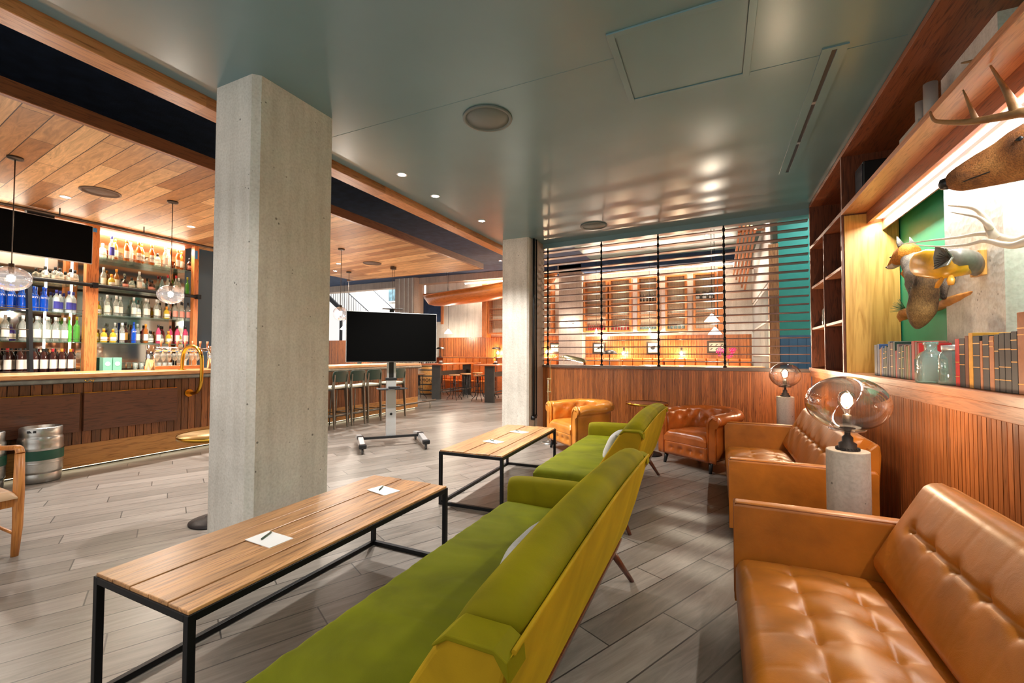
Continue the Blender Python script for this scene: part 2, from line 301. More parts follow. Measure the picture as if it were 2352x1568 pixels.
# ------------------------------------------------------------------ mesh helpers
class MB:
    def __init__(s): s.v = []; s.f = []; s.sm = []
    def add(s, vs, fs, smooth=False):
        o = len(s.v); s.v += [tuple(v) for v in vs]; s.f += [tuple(i+o for i in f) for f in fs]; s.sm += [smooth]*len(fs); return s
    def box(s, x0, x1, y0, y1, z0, z1, mat=None):
        vs = [(x0, y0, z0), (x1, y0, z0), (x1, y1, z0), (x0, y1, z0), (x0, y0, z1), (x1, y0, z1), (x1, y1, z1), (x0, y1, z1)]
        if mat: vs = [mat @ Vector(v) for v in vs]
        return s.add(vs, [(0, 3, 2, 1), (4, 5, 6, 7), (0, 1, 5, 4), (1, 2, 6, 5), (2, 3, 7, 6), (3, 0, 4, 7)])
    def hexa(s, pts):
        return s.add(pts, [(0, 3, 2, 1), (4, 5, 6, 7), (0, 1, 5, 4), (1, 2, 6, 5), (2, 3, 7, 6), (3, 0, 4, 7)])
    def rings(s, rings, smooth=True, cap=True, closed=True):
        n = len(rings[0]); vs = [p for r in rings for p in r]; fs = []
        for i in range(len(rings)-1):
            for j in range(n if closed else n-1):
                k = (j+1) % n; fs.append((i*n+j, i*n+k, (i+1)*n+k, (i+1)*n+j))
        s.add(vs, fs, smooth)
        if cap and closed:
            s.add(rings[0], [tuple(range(n))[::-1]]); s.add(rings[-1], [tuple(range(n))])
        return s
    def tube(s, pts, r, n=10, cap=True, smooth=True, flat=1.0):
        pts = [Vector(p) for p in pts]; rs = r if isinstance(r, (list, tuple)) else [r]*len(pts); out = []; pu = None
        for i, p in enumerate(pts):
            d = (pts[min(i+1, len(pts)-1)]-pts[max(i-1, 0)]).normalized()
            if pu is None: pu = Vector((0, 0, 1)) if abs(d.z) < .9 else Vector((1, 0, 0))
            a = d.cross(pu).normalized(); b = a.cross(d).normalized(); pu = b
            out.append([p+a*math.cos(2*PI*j/n)*rs[i]+b*math.sin(2*PI*j/n)*rs[i]*flat for j in range(n)])
        return s.rings(out, smooth, cap)
    def cyl(s, c, r, h, n=24, r2=None): return s.tube([c, (c[0], c[1], c[2]+h)], [r, r if r2 is None else r2], n)
    def lathe(s, prof, c=(0, 0, 0), n=20, smooth=True, cap=True, sx=1, sy=1):
        return s.rings([[(c[0]+r*sx*math.cos(2*PI*j/n), c[1]+r*sy*math.sin(2*PI*j/n), c[2]+z) for j in range(n)] for r, z in prof], smooth, cap)
    def sweep(s, path, normals, sec, smooth=True, up=Vector((0, 0, 1)), fn=None):
        rr = []
        for i, (p, nn) in enumerate(zip(path, normals)):
            p = Vector(p); nn = Vector(nn); ring = []
            for j, (a, b) in enumerate(sec):
                if fn: a, b = fn(i, j, a, b)
                ring.append(p+nn*a+up*b)
            rr.append(ring)
        return s.rings(rr, smooth, True)
    def pad(s, o, U, V, Nn, w, h, t, nu=30, nv=20, r=.04, bulge=.02, buttons=(), bd=.03, bs=.045, seams=(), wr=None):
        """upholstered pad: grid on U,V with rounded rim, raised t along Nn, dimples at buttons and seam grooves"""
        o, U, V, Nn = Vector(o), Vector(U), Vector(V), Vector(Nn)
        def prm(k, n, ln):
            # denser samples near the rim
            x = k/n; return ln*x
        us = sorted(set([0, r*.12, r*.35, r*.7, r*1.1, w-r*1.1, w-r*.7, w-r*.35, w-r*.12, w]+[r+(w-2*r)*i/nu for i in range(nu+1)]))
        vs_ = sorted(set([0, r*.12, r*.35, r*.7, r*1.1, h-r*1.1, h-r*.7, h-r*.35, h-r*.12, h]+[r+(h-2*r)*i/nv for i in range(nv+1)]))
        P = []
        for v in vs_:
            row = []
            for u in us:
                def e(d): d = min(1, max(0, d/r)); return 1-math.sqrt(max(0, 1-(1-d)**2))
                k = t-r*min(1, e(min(u, w-u))+e(min(v, h-v)))
                k += bulge*(max(0, math.sin(PI*u/w))**.5)*(max(0, math.sin(PI*v/h))**.5)
                for (bu, bv) in buttons:
                    d2 = (u-bu)**2+(v-bv)**2
                    if d2 < .06: k -= bd*math.exp(-d2/(bs*bs))+bd*.5*math.exp(-d2/(bs*bs*.12))
                for (a0, b0, a1, b1, dp) in seams:
                    lx, ly = a1-a0, b1-b0; ll = lx*lx+ly*ly; tt = max(0, min(1, ((u-a0)*lx+(v-b0)*ly)/ll)); dd = (u-a0-tt*lx)**2+(v-b0-tt*ly)**2
                    if dd < .003: k -= dp*math.exp(-dd/(.011**2))
                if wr: k += wr(u, v)
                row.append(o+U*u+V*v+Nn*k)
            P.append(row)
        n, m = len(us), len(vs_)
        fs = [(i*n+j, i*n+j+1, (i+1)*n+j+1, (i+1)*n+j) for i in range(m-1) for j in range(n-1)]
        s.add([p for row in P for p in row], fs, True)
        per = [P[0][j] for j in range(n)]+[P[i][n-1] for i in range(1, m)]+[P[m-1][j] for j in range(n-2, -1, -1)]+[P[i][0] for i in range(m-2, 0, -1)]
        low = []
        for p in per:
            q = p-o; low.append(o+U*q.dot(U)+V*q.dot(V))
        s.rings([low, per], False, False)
        s.add([o, o+U*w, o+U*w+V*h, o+V*h], [(3, 2, 1, 0)])
        return s
    def build(s, name, mat, parent=None, bev=0, sub=0, loc=None, rz=0, remesh=0, seg=2, smooth_all=False):
        me = bpy.data.meshes.new(name); me.from_pydata(s.v, [], s.f); me.update()
        for p, q in zip(me.polygons, s.sm): p.use_smooth = q or smooth_all
        bm = bmesh.new(); bm.from_mesh(me); bmesh.ops.remove_doubles(bm, verts=bm.verts, dist=1e-5); bmesh.ops.recalc_face_normals(bm, faces=bm.faces); bm.to_mesh(me); bm.free()
        me.materials.append(M[mat] if isinstance(mat, str) else mat)
        o = bpy.data.objects.new(name, me); COL.objects.link(o)
        if parent: o.parent = parent
        if loc: o.location = loc
        if rz: o.rotation_euler = (0, 0, rz)
        if bev:
            b = o.modifiers.new('bevel', 'BEVEL'); b.width = bev; b.segments = seg; b.limit_method = 'ANGLE'; b.angle_limit = .6
        if remesh:
            b = o.modifiers.new('remesh', 'REMESH'); b.mode = 'VOXEL'; b.voxel_size = remesh; b.use_smooth_shade = True
            k = o.modifiers.new('smooth', 'SMOOTH'); k.iterations = 4; k.factor = .5
        if sub:
            b = o.modifiers.new('sub', 'SUBSURF'); b.levels = sub; b.render_levels = sub
        return o
def thing(name, label, cat, loc=(0, 0, 0), rz=0, group=None):
    o = bpy.data.objects.new(name, None); COL.objects.link(o); o.location = loc; o.rotation_euler = (0, 0, rz); o.empty_display_size = .1
    return tag(o, label, cat, group)
def tag(o, label, cat, group=None, kind=None):
    o['label'] = label; o['category'] = cat
    if group: o['group'] = group
    if kind: o['kind'] = kind
    return o
def struct(name, mb, mat, bev=0, loc=None, rz=0):
    o = mb.build(name, mat, None, bev, loc=loc, rz=rz); o['kind'] = 'structure'; return o
def dup(o, loc=None, rz=None, label=None, group=None, parent=None):
    c = o.copy(); COL.objects.link(c)
    if parent: c.parent = parent
    if loc is not None: c.location = loc
    if rz is not None: c.rotation_euler = (0, 0, rz)
    if label: c['label'] = label
    if group: c['group'] = group
    for ch in list(o.children): dup(ch, parent=c)
    return c
def arc(c, r, a0, a1, n, plane='xy', z=0):
    out = []
    for i in range(n+1):
        a = a0+(a1-a0)*i/n
        out.append((c[0]+r*math.cos(a), c[1]+r*math.sin(a), z))
    return out
def text(s, size, mat, parent, loc, rot, name='lettering', extrude=.001):
    cu = bpy.data.curves.new(name, 'FONT'); cu.body = s; cu.size = size; cu.extrude = extrude; cu.align_x = 'CENTER'; cu.align_y = 'CENTER'
    o = bpy.data.objects.new(name, cu); COL.objects.link(o)
    dg = bpy.context.evaluated_depsgraph_get(); me = bpy.data.meshes.new_from_object(o.evaluated_get(dg))
    bpy.data.objects.remove(o); me.materials.clear(); me.materials.append(M[mat])
    t = bpy.data.objects.new(name, me); COL.objects.link(t); t.parent = parent; t.location = loc; t.rotation_euler = rot
    return t
ORD = ['first', 'second', 'third', 'fourth', 'fifth', 'sixth', 'seventh', 'eighth', 'ninth', 'tenth', 'eleventh', 'twelfth', 'thirteenth', 'fourteenth', 'fifteenth', 'sixteenth', 'seventeenth', 'eighteenth', 'nineteenth']
# ------------------------------------------------------------------ the room
struct('floor', MB().box(-17, 3.2, -1.6, 18, -.12, 0), 'floor')
struct('ceiling', MB().box(-3.67, 1.75, -1.6, 7.72, 3.45, 3.6), 'teal')
struct('ceiling', MB().box(-17, -3.6, -1.6, 14.75, 4.4, 4.5), 'navy')
struct('ceiling', MB().box(-17, -3.6, 14.4, 18, 5.7, 5.8).box(-17, -3.6, 14.7, 14.75, 4.5, 5.7), 'conc2')
struct('ceiling', MB().box(-3.6, 3.2, 7.72, 18, 4.4, 4.5), 'teal')
struct('trim_1', MB().box(-3.6, 3.2, 7.72, 7.84, 3.45, 4.4), 'teal')
struct('trim_2', MB().box(-3.70, -3.60, -1.6, 7.72, 3.6, 4.4), 'navy')
struct('trim_3', MB().box(-3.88, -3.69, -1.6, 8.3, 3.37, 3.47), 'beam', .006)
struct('wall_right', MB().box(1.62, 1.75, -1.6, 7.3, 0, 3.45), 'green')
w = MB()
y = -1.6
while y < 7.26:   # reeded wainscot: narrow battens with grooves between
    w.box(1.193, 1.203, y+.003, y+.039, 0, 1.1); y += .042
w.box(1.203, 1.24, -1.6, 7.28, 0, 1.17)
struct('trim_5', w, 'wains_y')
l = MB().box(1.155, 1.62, -1.6, 7.24, 1.175, 1.222).box(1.17, 1.2, -1.6, 7.24, 1.10, 1.175)
struct('trim_4', l, 'shelfedge', .003)
M['bluewall'] = plain('slate_blue_wall', rgb(58, 80, 96), .6)
struct('wall_left', MB().box(-9.5, -9.3, -1.6, 5.6, 0, 4.4), 'bluewall')
# concrete columns
def column(x0, x1, y0, y1, z, ch, label, m='conc'):
    t = thing('concrete_column', label, 'column', ((x0+x1)/2, (y0+y1)/2, 0))
    a, b = (x1-x0)/2, (y1-y0)/2
    P = [(-a, -b), (a-ch, -b), (a, -b+ch), (a, b), (-a, b)]
    mb = MB().rings([[(p[0], p[1], zz) for p in P] for zz in (0, z*.76)], False)
    mb.rings([[(p[0]*.994, p[1]*.994, zz) for p in P] for zz in (z*.76, z*.76+.006)], False)
    mb.rings([[(p[0], p[1], zz) for p in P] for zz in (z*.76+.006, z)], False)
    mb.build('shaft', m, t); return t
column(-3.49, -3.03, 2.06, 2.76, 3.45, .045, 'large square concrete column in front of the bar, nearest the coffee tables')
column(-3.48, -2.976, 7.05, 7.74, 3.45, .03, 'concrete column at the left end of the slatted screen')
column(1.50, 1.62, 3.46, 4.17, 3.45, .02, 'pitted concrete pillar on the green wall behind the fish mount', 'conc2')
# end pier of the screen and the pipes on it
t = thing('end_pier', 'pinkish concrete pier between the pipes and the slatted screen', 'pier', (-2.955, 7.55, 0))
MB().box(-.015, .02, -.17, .17, 0, 3.45).box(-.015, .035, -.22, -.17, 0, 3.45).build('pier', 'concpink', t)
for i, (yy, r, lb) in enumerate(((7.20, .022, 'thick black conduit pipe running up beside the concrete column'), (7.28, .012, 'thin black conduit pipe beside the thicker one near the screen'))):
    z0 = .32 if i else .3
    o = MB().tube([(-2.935+.02*i, yy, z0), (-2.935+.02*i, yy, 3.45)], r, 10).tube([(-2.935+.02*i, yy, z0), (-2.95+.02*i, yy, z0-.06)], r*1.8, 10).build('conduit_pipe', 'blackp'); tag(o, lb, 'pipe')
# ceiling fittings
def speaker(loc, r, m, label, group=None):
    t = thing('ceiling_speaker', label, 'speaker', loc, 0, group)
    MB().lathe([(r, 0), (r, -.012), (r-.022, -.016), (r-.03, -.004)], n=40).build('rim', m, t)
    MB().lathe([(r-.028, 0), (r-.03, -.008), (.001, -.006)], n=40).build('grille', m, t)
M['speakg'] = plain('speaker_grille_teal', rgb(104, 116, 114), .5, bmp=.5, bs=400); M['speakb'] = plain('speaker_grille_brown', rgb(96, 76, 62), .5, bmp=.5, bs=400)
speaker((-1.79, 3.32, 3.45), .215, 'speakg', 'round teal ceiling speaker above the near sofa')
speaker((-1.76, 6.85, 3.45), .21, 'speakg', 'round teal ceiling speaker close to the slatted screen')
speaker((-7.03, 2.77, 3.43), .2, 'speakb', 'brown round speaker in plank canopy left of the big column')
speaker((-7.01, 7.57, 3.43), .2, 'speakb', 'pale round speaker in plank canopy right of the big column')
def downlight(loc, label, power, spot=110, tilt=None):
    t = thing('downlight', label, 'downlight', loc, 0, 'recessed downlights')
    MB().lathe([(.062, 0), (.062, -.005), (.045, -.007), (.045, .0)], n=24).build('trim_ring', 'white', t)
    MB().lathe([(.044, 0), (.044, -.004), (.001, -.004)], n=20).build('lens', 'dlight', t)
    lamp('downlight_beam', 'SPOT', (0, 0, -.03), power, (1, .96, .91), .05, (0, 0, 0), spot, t, .7)
for loc, lb, p in (((-3.25, 3.97, 3.45), 'bright downlight in teal ceiling, nearest the big column', 300), ((-3.3, 4.7, 3.45), 'middle downlight of the row along the timber beam', 250), ((-3.27, 5.89, 3.45), 'downlight in teal ceiling nearest the second concrete column', 250),
                   ((-7.68, 2.67, 3.43), 'bright downlight in plank canopy left of the round speaker', 340), ((-7.64, 4.16, 3.43), 'downlight in plank canopy just left of the big column', 300),
                   ((-7.74, 7.29, 3.43), 'downlight in plank canopy beside the pendant cord, right of big column', 360), ((-8.5, 7.9, 3.43), 'farthest downlight in plank canopy at the column edge', 260)):
    downlight(loc, lb, p)
# access hatch and slot diffuser
t = thing('access_hatch', 'large square access panel in the teal ceiling', 'ceiling hatch', (-.195, 3.17, 3.45))
hb = MB(); a, b = .43, .42
hb.box(-a, -a+.045, -b, b, -.012, 0).box(a-.045, a, -b, b, -.012, 0).box(-a+.045, a-.045, -b, -b+.045, -.012, 0).box(-a+.045, a-.045, b-.04, b, -.012, 0); hb.build('frame', 'teal', t, .002)
MB().box(-a+.052, a-.052, -b+.052, b-.047, -.006, 0).build('panel', 'teal', t)
t = thing('slot_diffuser', 'long narrow slot air diffuser in the teal ceiling', 'air vent', (.735, 4.62, 3.45))
MB().box(-.075, -.015, -1.13, 1.13, -.01, 0).box(.015, .075, -1.13, 1.13, -.01, 0).box(-.015, .015, -1.13, -1.1, -.01, 0).box(-.015, .015, 1.1, 1.13, -.01, 0).build('frame', 'teal', t)
MB().box(-.015, .015, -1.1, 1.1, -.002, 0).build('slot', 'blackp', t)
MB().box(-.013, .013, -.42, -.38, -.007, -.002).box(-.013, .013, .33, .37, -.007, -.002).build('spacer', 'steel', t)
struct('trim_15', MB().box(.24, .66, 3.565, 3.569, 3.447, 3.45).box(.81, 1.13, 3.565, 3.569, 3.447, 3.45).box(-3.6, -.63, 3.0, 3.003, 3.448, 3.45), 'teal')
# ------------------------------------------------------------------ canopy over the bar
t = thing('bar_canopy', 'wooden plank canopy hanging over the bar', 'canopy', (-7, 3.8, 3.43))
MB().box(-2.15, 1.90, -5.4, 5.36, 0, .03).build('plank_soffit', 'canopy', t)
MB().box(1.90, 1.95, -5.4, 5.4, -.004, .13).box(-2.4, 1.90, 5.36, 5.4, -.004, .13).build('fascia', 'fascia', t)
MB().box(1.951, 1.957, -5.4, 5.4, -.006, .002).build('edge_strip', 'oaky', t)
# ------------------------------------------------------------------ bar counter
BX = -6.95
t = thing('bar_counter', 'long bar counter with vertical dark board front and zinc edge', 'bar counter', (-7.3, 3.8, 0))
w = MB(); y = -5.4
while y < 5.36:
    w.box(.325, .35, y+.004, y+.086, .30, 1.06); y += .09
w.box(-.35, .327, -5.4, 5.36, .30, 1.06)
w.build('board_front', 'barboard', t)
MB().box(-.35, .362, -5.4, 5.38, .035, .30).build('kick_board', 'kick', t, .002)
MB().box(-.3, .30, -5.4, 5.3, 0, .035).build('plinth', 'blackp', t)
MB().box(.30, .34, -5.4, 5.3, .024, .034).build('plinth_light', 'ledlow', t)
MB().box(-.45, .44, -5.4, 5.42, 1.095, 1.15).build('worktop', 'worktop', t, .012)
MB().tube([(.40, -5.4, 1.068), (.40, 5.44, 1.068)], .034, 12).box(-.35, .4, 5.36, 5.44, 1.04, 1.10).build('zinc_edge', 'zinc', t)
for yy in (-1.15, .45): MB().tube([(.44, yy-.05, 1.075), (.458, yy-.025, 1.05), (.448, yy, 1.075), (.458, yy+.025, 1.05), (.44, yy+.05, 1.075)], .005, 6).build('coat_hook', 'brass', t)
for (y0, y1, lb) in ((1.3, 2.585, 'dark walnut fold-down panel on bar front behind the kegs'), (2.625, 3.63, 'dark walnut fold-down panel on bar front nearest the big column')):
    t = thing('fold_down_panel', lb, 'panel', (-6.93, (y0+y1)/2, .455)); h = (y1-y0)/2
    MB().box(-.02, .025, -h, h, 0, .455).build('panel', 'walnut', t, .003)
    MB().box(-.02, .012, -h, h, .455, .461).build('top_edge', 'brass', t)
t = thing('brass_grab_rail', 'looped polished brass rail at the end of the bar top', 'rail', (-6.95, 3.8, 0))
pts = [(-.17, 0, 1.15), (-.165, 0, 1.3), (-.13, 0, 1.42), (-.04, 0, 1.48), (.09, 0, 1.495), (.2, 0, 1.46), (.275, 0, 1.38), (.3, 0, 1.28), (.3, 0, 1.08), (.285, 0, .95), (.23, 0, .86), (.14, 0, .822), (.02, 0, .82)]
def smooth(pts, k=6):
    P = [Vector(p) for p in pts]; out = []
    for i in range(len(P)-1):
        p0, p1, p2, p3 = P[max(i-1, 0)], P[i], P[i+1], P[min(i+2, len(P)-1)]
        for j in range(k):
            s = j/k; out.append(.5*((2*p1)+(p2-p0)*s+(2*p0-5*p1+4*p2-p3)*s*s+(3*p1-p0-3*p2+p3)*s**3))
    return out+[P[-1]]
MB().tube(smooth(pts), .024, 14).build('rail_tube', 'brass', t)
MB().tube([(.0, 0, .82), (.02, 0, .82)], .055, 20).tube([(-.17, 0, 1.15), (-.17, 0, 1.158)], .05, 20).build('flange', 'brass', t)
t = thing('foot_rail', 'metal foot rail running along the base of the bar', 'foot rail', (-6.68, 6.8, 0))
MB().tube([(0, -2.9, .19), (0, 2.8, .19)], .022, 10).build('rail', 'steeld', t)
for yy in (-2.6, -.9, .9, 2.55): MB().tube([(0, yy, 0), (0, yy, .19)], .012, 8).cyl((0, yy, 0), .035, .008, 12).tube([(0, yy, .19), (-.25, yy, .19)], .01, 8).build('bracket', 'steeld', t)
# beer tap tower
t = thing('beer_tap_tower', 'chrome beer tap tower with row of taps on the bar', 'tap tower', (-7.4, 3.95, 1.15))
MB().cyl((0, -.42, 0), .055, .36, 20).build('post', 'chrome', t); MB().cyl((0, .42, 0), .055, .36, 20).build('post', 'chrome', t)
MB().tube([(0, -.42, .30), (0, .42, .30)], .035, 14).build('crossbar', 'chrome', t)
for i in range(7):
    yy = -.32+i*.107
    o = MB().tube([(.03, yy, .30), (.1, yy, .30), (.115, yy, .24)], .011, 8).tube([(.06, yy, .31), (.06, yy, .335)], .01, 8).build('tap', 'chrome', t)
    MB().tube([(.06, yy, .335), (.065, yy, .43)], [.01, .017], 8).build('handle', 'oaky', o)
    MB().cyl((.06, yy, .262), .014, .012, 10).build('badge', 'lblue', o)
# bar clutter
t = thing('drip_tray', 'wooden glass tray on the bar under the beer taps', 'tray', (-7.62, 3.97, 1.15)); MB().box(-.07, .07, -.38, .38, 0, .05).build('tray', 'oaky', t, .004)
gp = MB().lathe([(.032, 0), (.03, .004), (.005, .008), (.004, .07), (.03, .1), (.036, .15), (.03, .19)], n=12)
for i in range(9):
    o = gp.build('wine_glass', 'bclear'); o.location = (-7.62, 3.64+i*.08, 1.20); tag(o, 'clear stemmed glass, '+ORD[i]+' from left on the tray behind the beer taps', 'glass', 'stemmed glasses on the bar')
gt = MB().lathe([(.03, 0), (.036, .11), (.033, .11), (.027, .008)], n=12)
for i in range(7):
    o = gt.build('tumbler', 'bclear'); o.location = (-8.78, 3.98+i*.085, 1.12); tag(o, 'clear tumbler, '+ORD[i]+' from left on the back counter behind the beer taps', 'glass', 'tumblers on the back counter')
M['mint'] = plain('mint_card', rgb(130, 196, 160), .5)
for yy, lb in ((3.62, 'light green carton on back counter, left of the pair'), (3.745, 'light green carton on back counter, right of the pair')):
    t = thing('drinks_carton', lb, 'carton', (-8.86, yy, 1.1)); MB().box(-.06, .06, -.057, .057, 0, .22).build('carton', 'mint', t, .003)
    MB().tube([(.06, 0, .12), (.063, 0, .12)], .034, 20).build('round_emblem', 'white', t)
# ------------------------------------------------------------------ back bar
SX = -9.0
t = thing('back_bar', 'back bar shelving with oak posts, mirror and glass shelves', 'shelving', (-9.0, 3.4, 0))
for (y0, y1, nme) in ((-2.0, -1.85, 0), (-.08, .07, 1), (1.45, 1.53, 2)):
    MB().box(.12, .22, y0, y1, 0, 3.4).build('post', 'oakv', t, .004)
MB().box(-.2, .2, -4.6, 1.53, 0, 1.1).build('back_counter', 'blackp', t)
MB().box(-.19, -.17, -1.85, 1.5, 1.1, 3.1).build('mirror', 'mirror', t)
MB().box(-.2, -.165, -1.85, 1.5, 3.1, 3.4).box(-.16, .2, -1.85, 1.5, 3.38, 3.42).build('header_board', 'oaky', t)
MB().box(-.13, -.10, -1.8, 1.45, 3.34, 3.375).build('light_strip', 'led', t)
for z in (1.56, 2.0, 2.45, 2.92):
    if z < 2.9: MB().box(-.15, .16, -1.84, -.09, z-.012, z).build('glass_shelf', 'shelfglass', t)
    MB().box(-.15, .16, .08, 1.44, z-.012, z).build('glass_shelf', 'shelfglass', t)
    MB().tube([(.15, -1.84 if z < 2.9 else .08, z+.045), (.15, 1.44, z+.045)], .004, 6).build('shelf_rail', 'bronze', t)
for yy in (-.11, -.4, .1): MB().box(-.16, -.14, yy-.006, yy+.006, 1.1, 3.1).build('vertical_light', 'ledw', t)
MB().box(.221, .226, -.03, .03, 3.28, 3.34).build('masking_tape', 'tape', t); MB().box(.221, .226, 1.46, 1.5, 3.15, 3.3).build('masking_tape', 'tape', t)
lamp('back_bar_glow', 'AREA', (-8.95, 3.3, 3.3), 60, (1, .88, .68), 2.4, (0, math.radians(-25), 0)).data.shape = 'RECTANGLE'
bpy.data.objects['back_bar_glow'].data.size = .1; bpy.data.objects['back_bar_glow'].data.size_y = 3.0
t = thing('ladder_rail', 'dark ladder pipe rail across the oak posts of the back bar', 'rail', (-8.72, 3.4, 2.44))
MB().tube([(0, -2.6, 0), (0, 1.5, 0)], .028, 10).build('pipe', 'black', t)
for yy in (0, 1.5): MB().box(-.07, .035, yy-.035, yy+.035, -.04, .04).build('bracket', 'black', t, .006)
t = thing('pipe_rail', 'dark steel pipe hung below the plank canopy above the shelves', 'rail', (-8.35, 3.4, 3.32))
MB().tube([(0, -3, 0), (0, 2.3, 0)], .02, 10).build('pipe', 'bronze', t)
for yy in (-1.9, -.55, .45, 1.7): MB().tube([(0, yy, 0), (0, yy, .11)], .008, 6).build('hanger', 'black', t)
t = thing('rolling_ladder', 'dark steel ladder leaning on the back bar shelves', 'ladder', (-8.45, 2.4, 0))
for yy in (-.24, .24): MB().hexa([(.1, yy-.02, 0), (.18, yy-.02, 0), (.18, yy+.02, 0), (.1, yy+.02, 0), (-.2, yy-.02, 2.5), (-.12, yy-.02, 2.5), (-.12, yy+.02, 2.5), (-.2, yy+.02, 2.5)]).build('side_rail', 'black', t)
for i in range(8):
    z = .29+i*.285; x = .14-.3*z/2.5
    MB().box(x-.05, x+.05, -.22, .22, z-.012, z).build('rung', 'bronze', t)
t = thing('wall_television', 'flat black television hung over the back bar shelves', 'television', (-8.6, 2.75, 2.74))
MB().box(-.03, .012, -.56, .56, 0, .58).build('casing', 'alu', t, .004); MB().box(.012, .016, -.552, .552, .01, .572).build('screen', 'screen', t)
MB().box(-.1, -.02, -.14, .14, .5, .66).build('mount', 'black', t)
# bottles --------------------------------------------------------
PROF = {'r': [(.036, 0), (.038, .01), (.038, .17), (.03, .2), (.014, .225), (.013, .27)],
        's': [(.042, 0), (.046, .01), (.046, .1), (.036, .13), (.015, .145), (.014, .18)],
        't': [(.033, 0), (.035, .01), (.035, .19), (.02, .21), (.014, .225), (.013, .29)],
        'g': [(.05, 0), (.04, .01), (.052, .09), (.03, .16), (.014, .2), (.013, .25)],
        'w': [(.036, 0), (.038, .01), (.038, .19), (.028, .22), (.0145, .245), (.014, .27)]}
BT = {'a': ('r', 'bamber', 'orangecap', 'label', 'amber spirit bottle'), 'd': ('s', 'bdark', 'blackcap', 'labelr', 'dark rum bottle'), 'c': ('r', 'bclear', 'white', 'label', 'clear spirit bottle'),
      'w': ('s', 'bwhite', 'white', 'label', 'white labelled bottle'), 'b': ('t', 'bclear', 'labelb', 'labelb', 'blue labelled bottle'), 's': ('s', 'bclear', 'blackcap', 'label', 'squat clear bottle'),
      'y': ('s', 'byellow', 'orangecap', 'label', 'yellow tequila bottle'), 'G': ('t', 'bgreen', 'byellow', None, 'bright green bottle'), 'g': ('g', 'greyjar', 'blackcap', 'label', 'grey glass bottle'),
      'r': ('t', 'bclear', 'redcap', 'label', 'red capped bottle'), 'l': ('r', 'bclear', 'blackcap', 'labelr', 'red labelled bottle'), 'K': ('t', 'bdark', 'blackcap', 'gilt', 'tall black bottle'),
      'B': ('t', 'bblue', 'bblue', 'white', 'cobalt blue bottle'), 'p': ('r', 'bpink', 'blackcap', 'label', 'pink bottle'), 'W': ('r', 'bwhite', 'labelb', 'labelb', 'frosted white bottle'),
      'V': ('s', 'purple', 'bclear', 'label', 'purple gin bottle'), 'k': ('w', 'bdark', 'blackcap', 'label', 'dark wine bottle'), 'o': ('w', 'bdark', 'orangecap', 'label', 'orange foiled wine bottle'),
      'R': ('w', 'bdark', 'redcap', 'label', 'red foiled wine bottle')}
TM = {}
for s_, n_ in (('SKYY', 'SKYY'), ('OOVI', 'OOVI')):
    q = text(s_, .03, 'white' if s_ == 'SKYY' else 'ink', None, (0, 0, 0), (0, 0, 0)); TM[s_] = q.data; bpy.data.objects.remove(q)
BCACHE = {}
def bottle(k, loc, label, group, sc=1.0):
    prof, gm, cm, lm, nme = BT[k]
    P = PROF[prof]; kk = k
    if kk not in BCACHE:
        h = P[-1][1]; rn = P[-1][0]; rb = P[1][0]; hb = P[2][1]
        b = MB().lathe(P, n=14).build('tmp', gm).data
        c = MB().lathe([(rn+.003, h-.03), (rn+.004, h+.012), (rn, h+.014)] if prof != 'w' else [(rn+.001, h-.06), (rn+.002, h+.005), (rn, h+.007)], n=10).build('tmp', cm).data
        lb = MB().rings([[(math.cos(a)*(rb+.001), math.sin(a)*(rb+.001), z) for a in [-1.1+i*2.2/8 for i in range(9)]] for z in (hb*.25, hb*.8)], True, False, False).build('tmp', lm).data if lm and lm != 'white' else None
        BCACHE[kk] = (b, c, lb)
        for o in [x for x in bpy.data.objects if x.name.startswith('tmp')]: bpy.data.objects.remove(o)
    t = thing('bottle', label, 'bottle', loc, 0, group)
    for n_, me in zip(('glass_body', 'cap', 'paper_label'), BCACHE[kk]):
        if me:
            o = bpy.data.objects.new(n_, me); COL.objects.link(o); o.parent = t
    if k == 'B':
        o = bpy.data.objects.new('lettering', TM['SKYY']); COL.objects.link(o); o.parent = t; o.location = (.037, 0, .165); o.rotation_euler = (PI/2, 0, PI/2)
    t.scale = (sc*.94, sc*.94, sc*1.12)
    return t
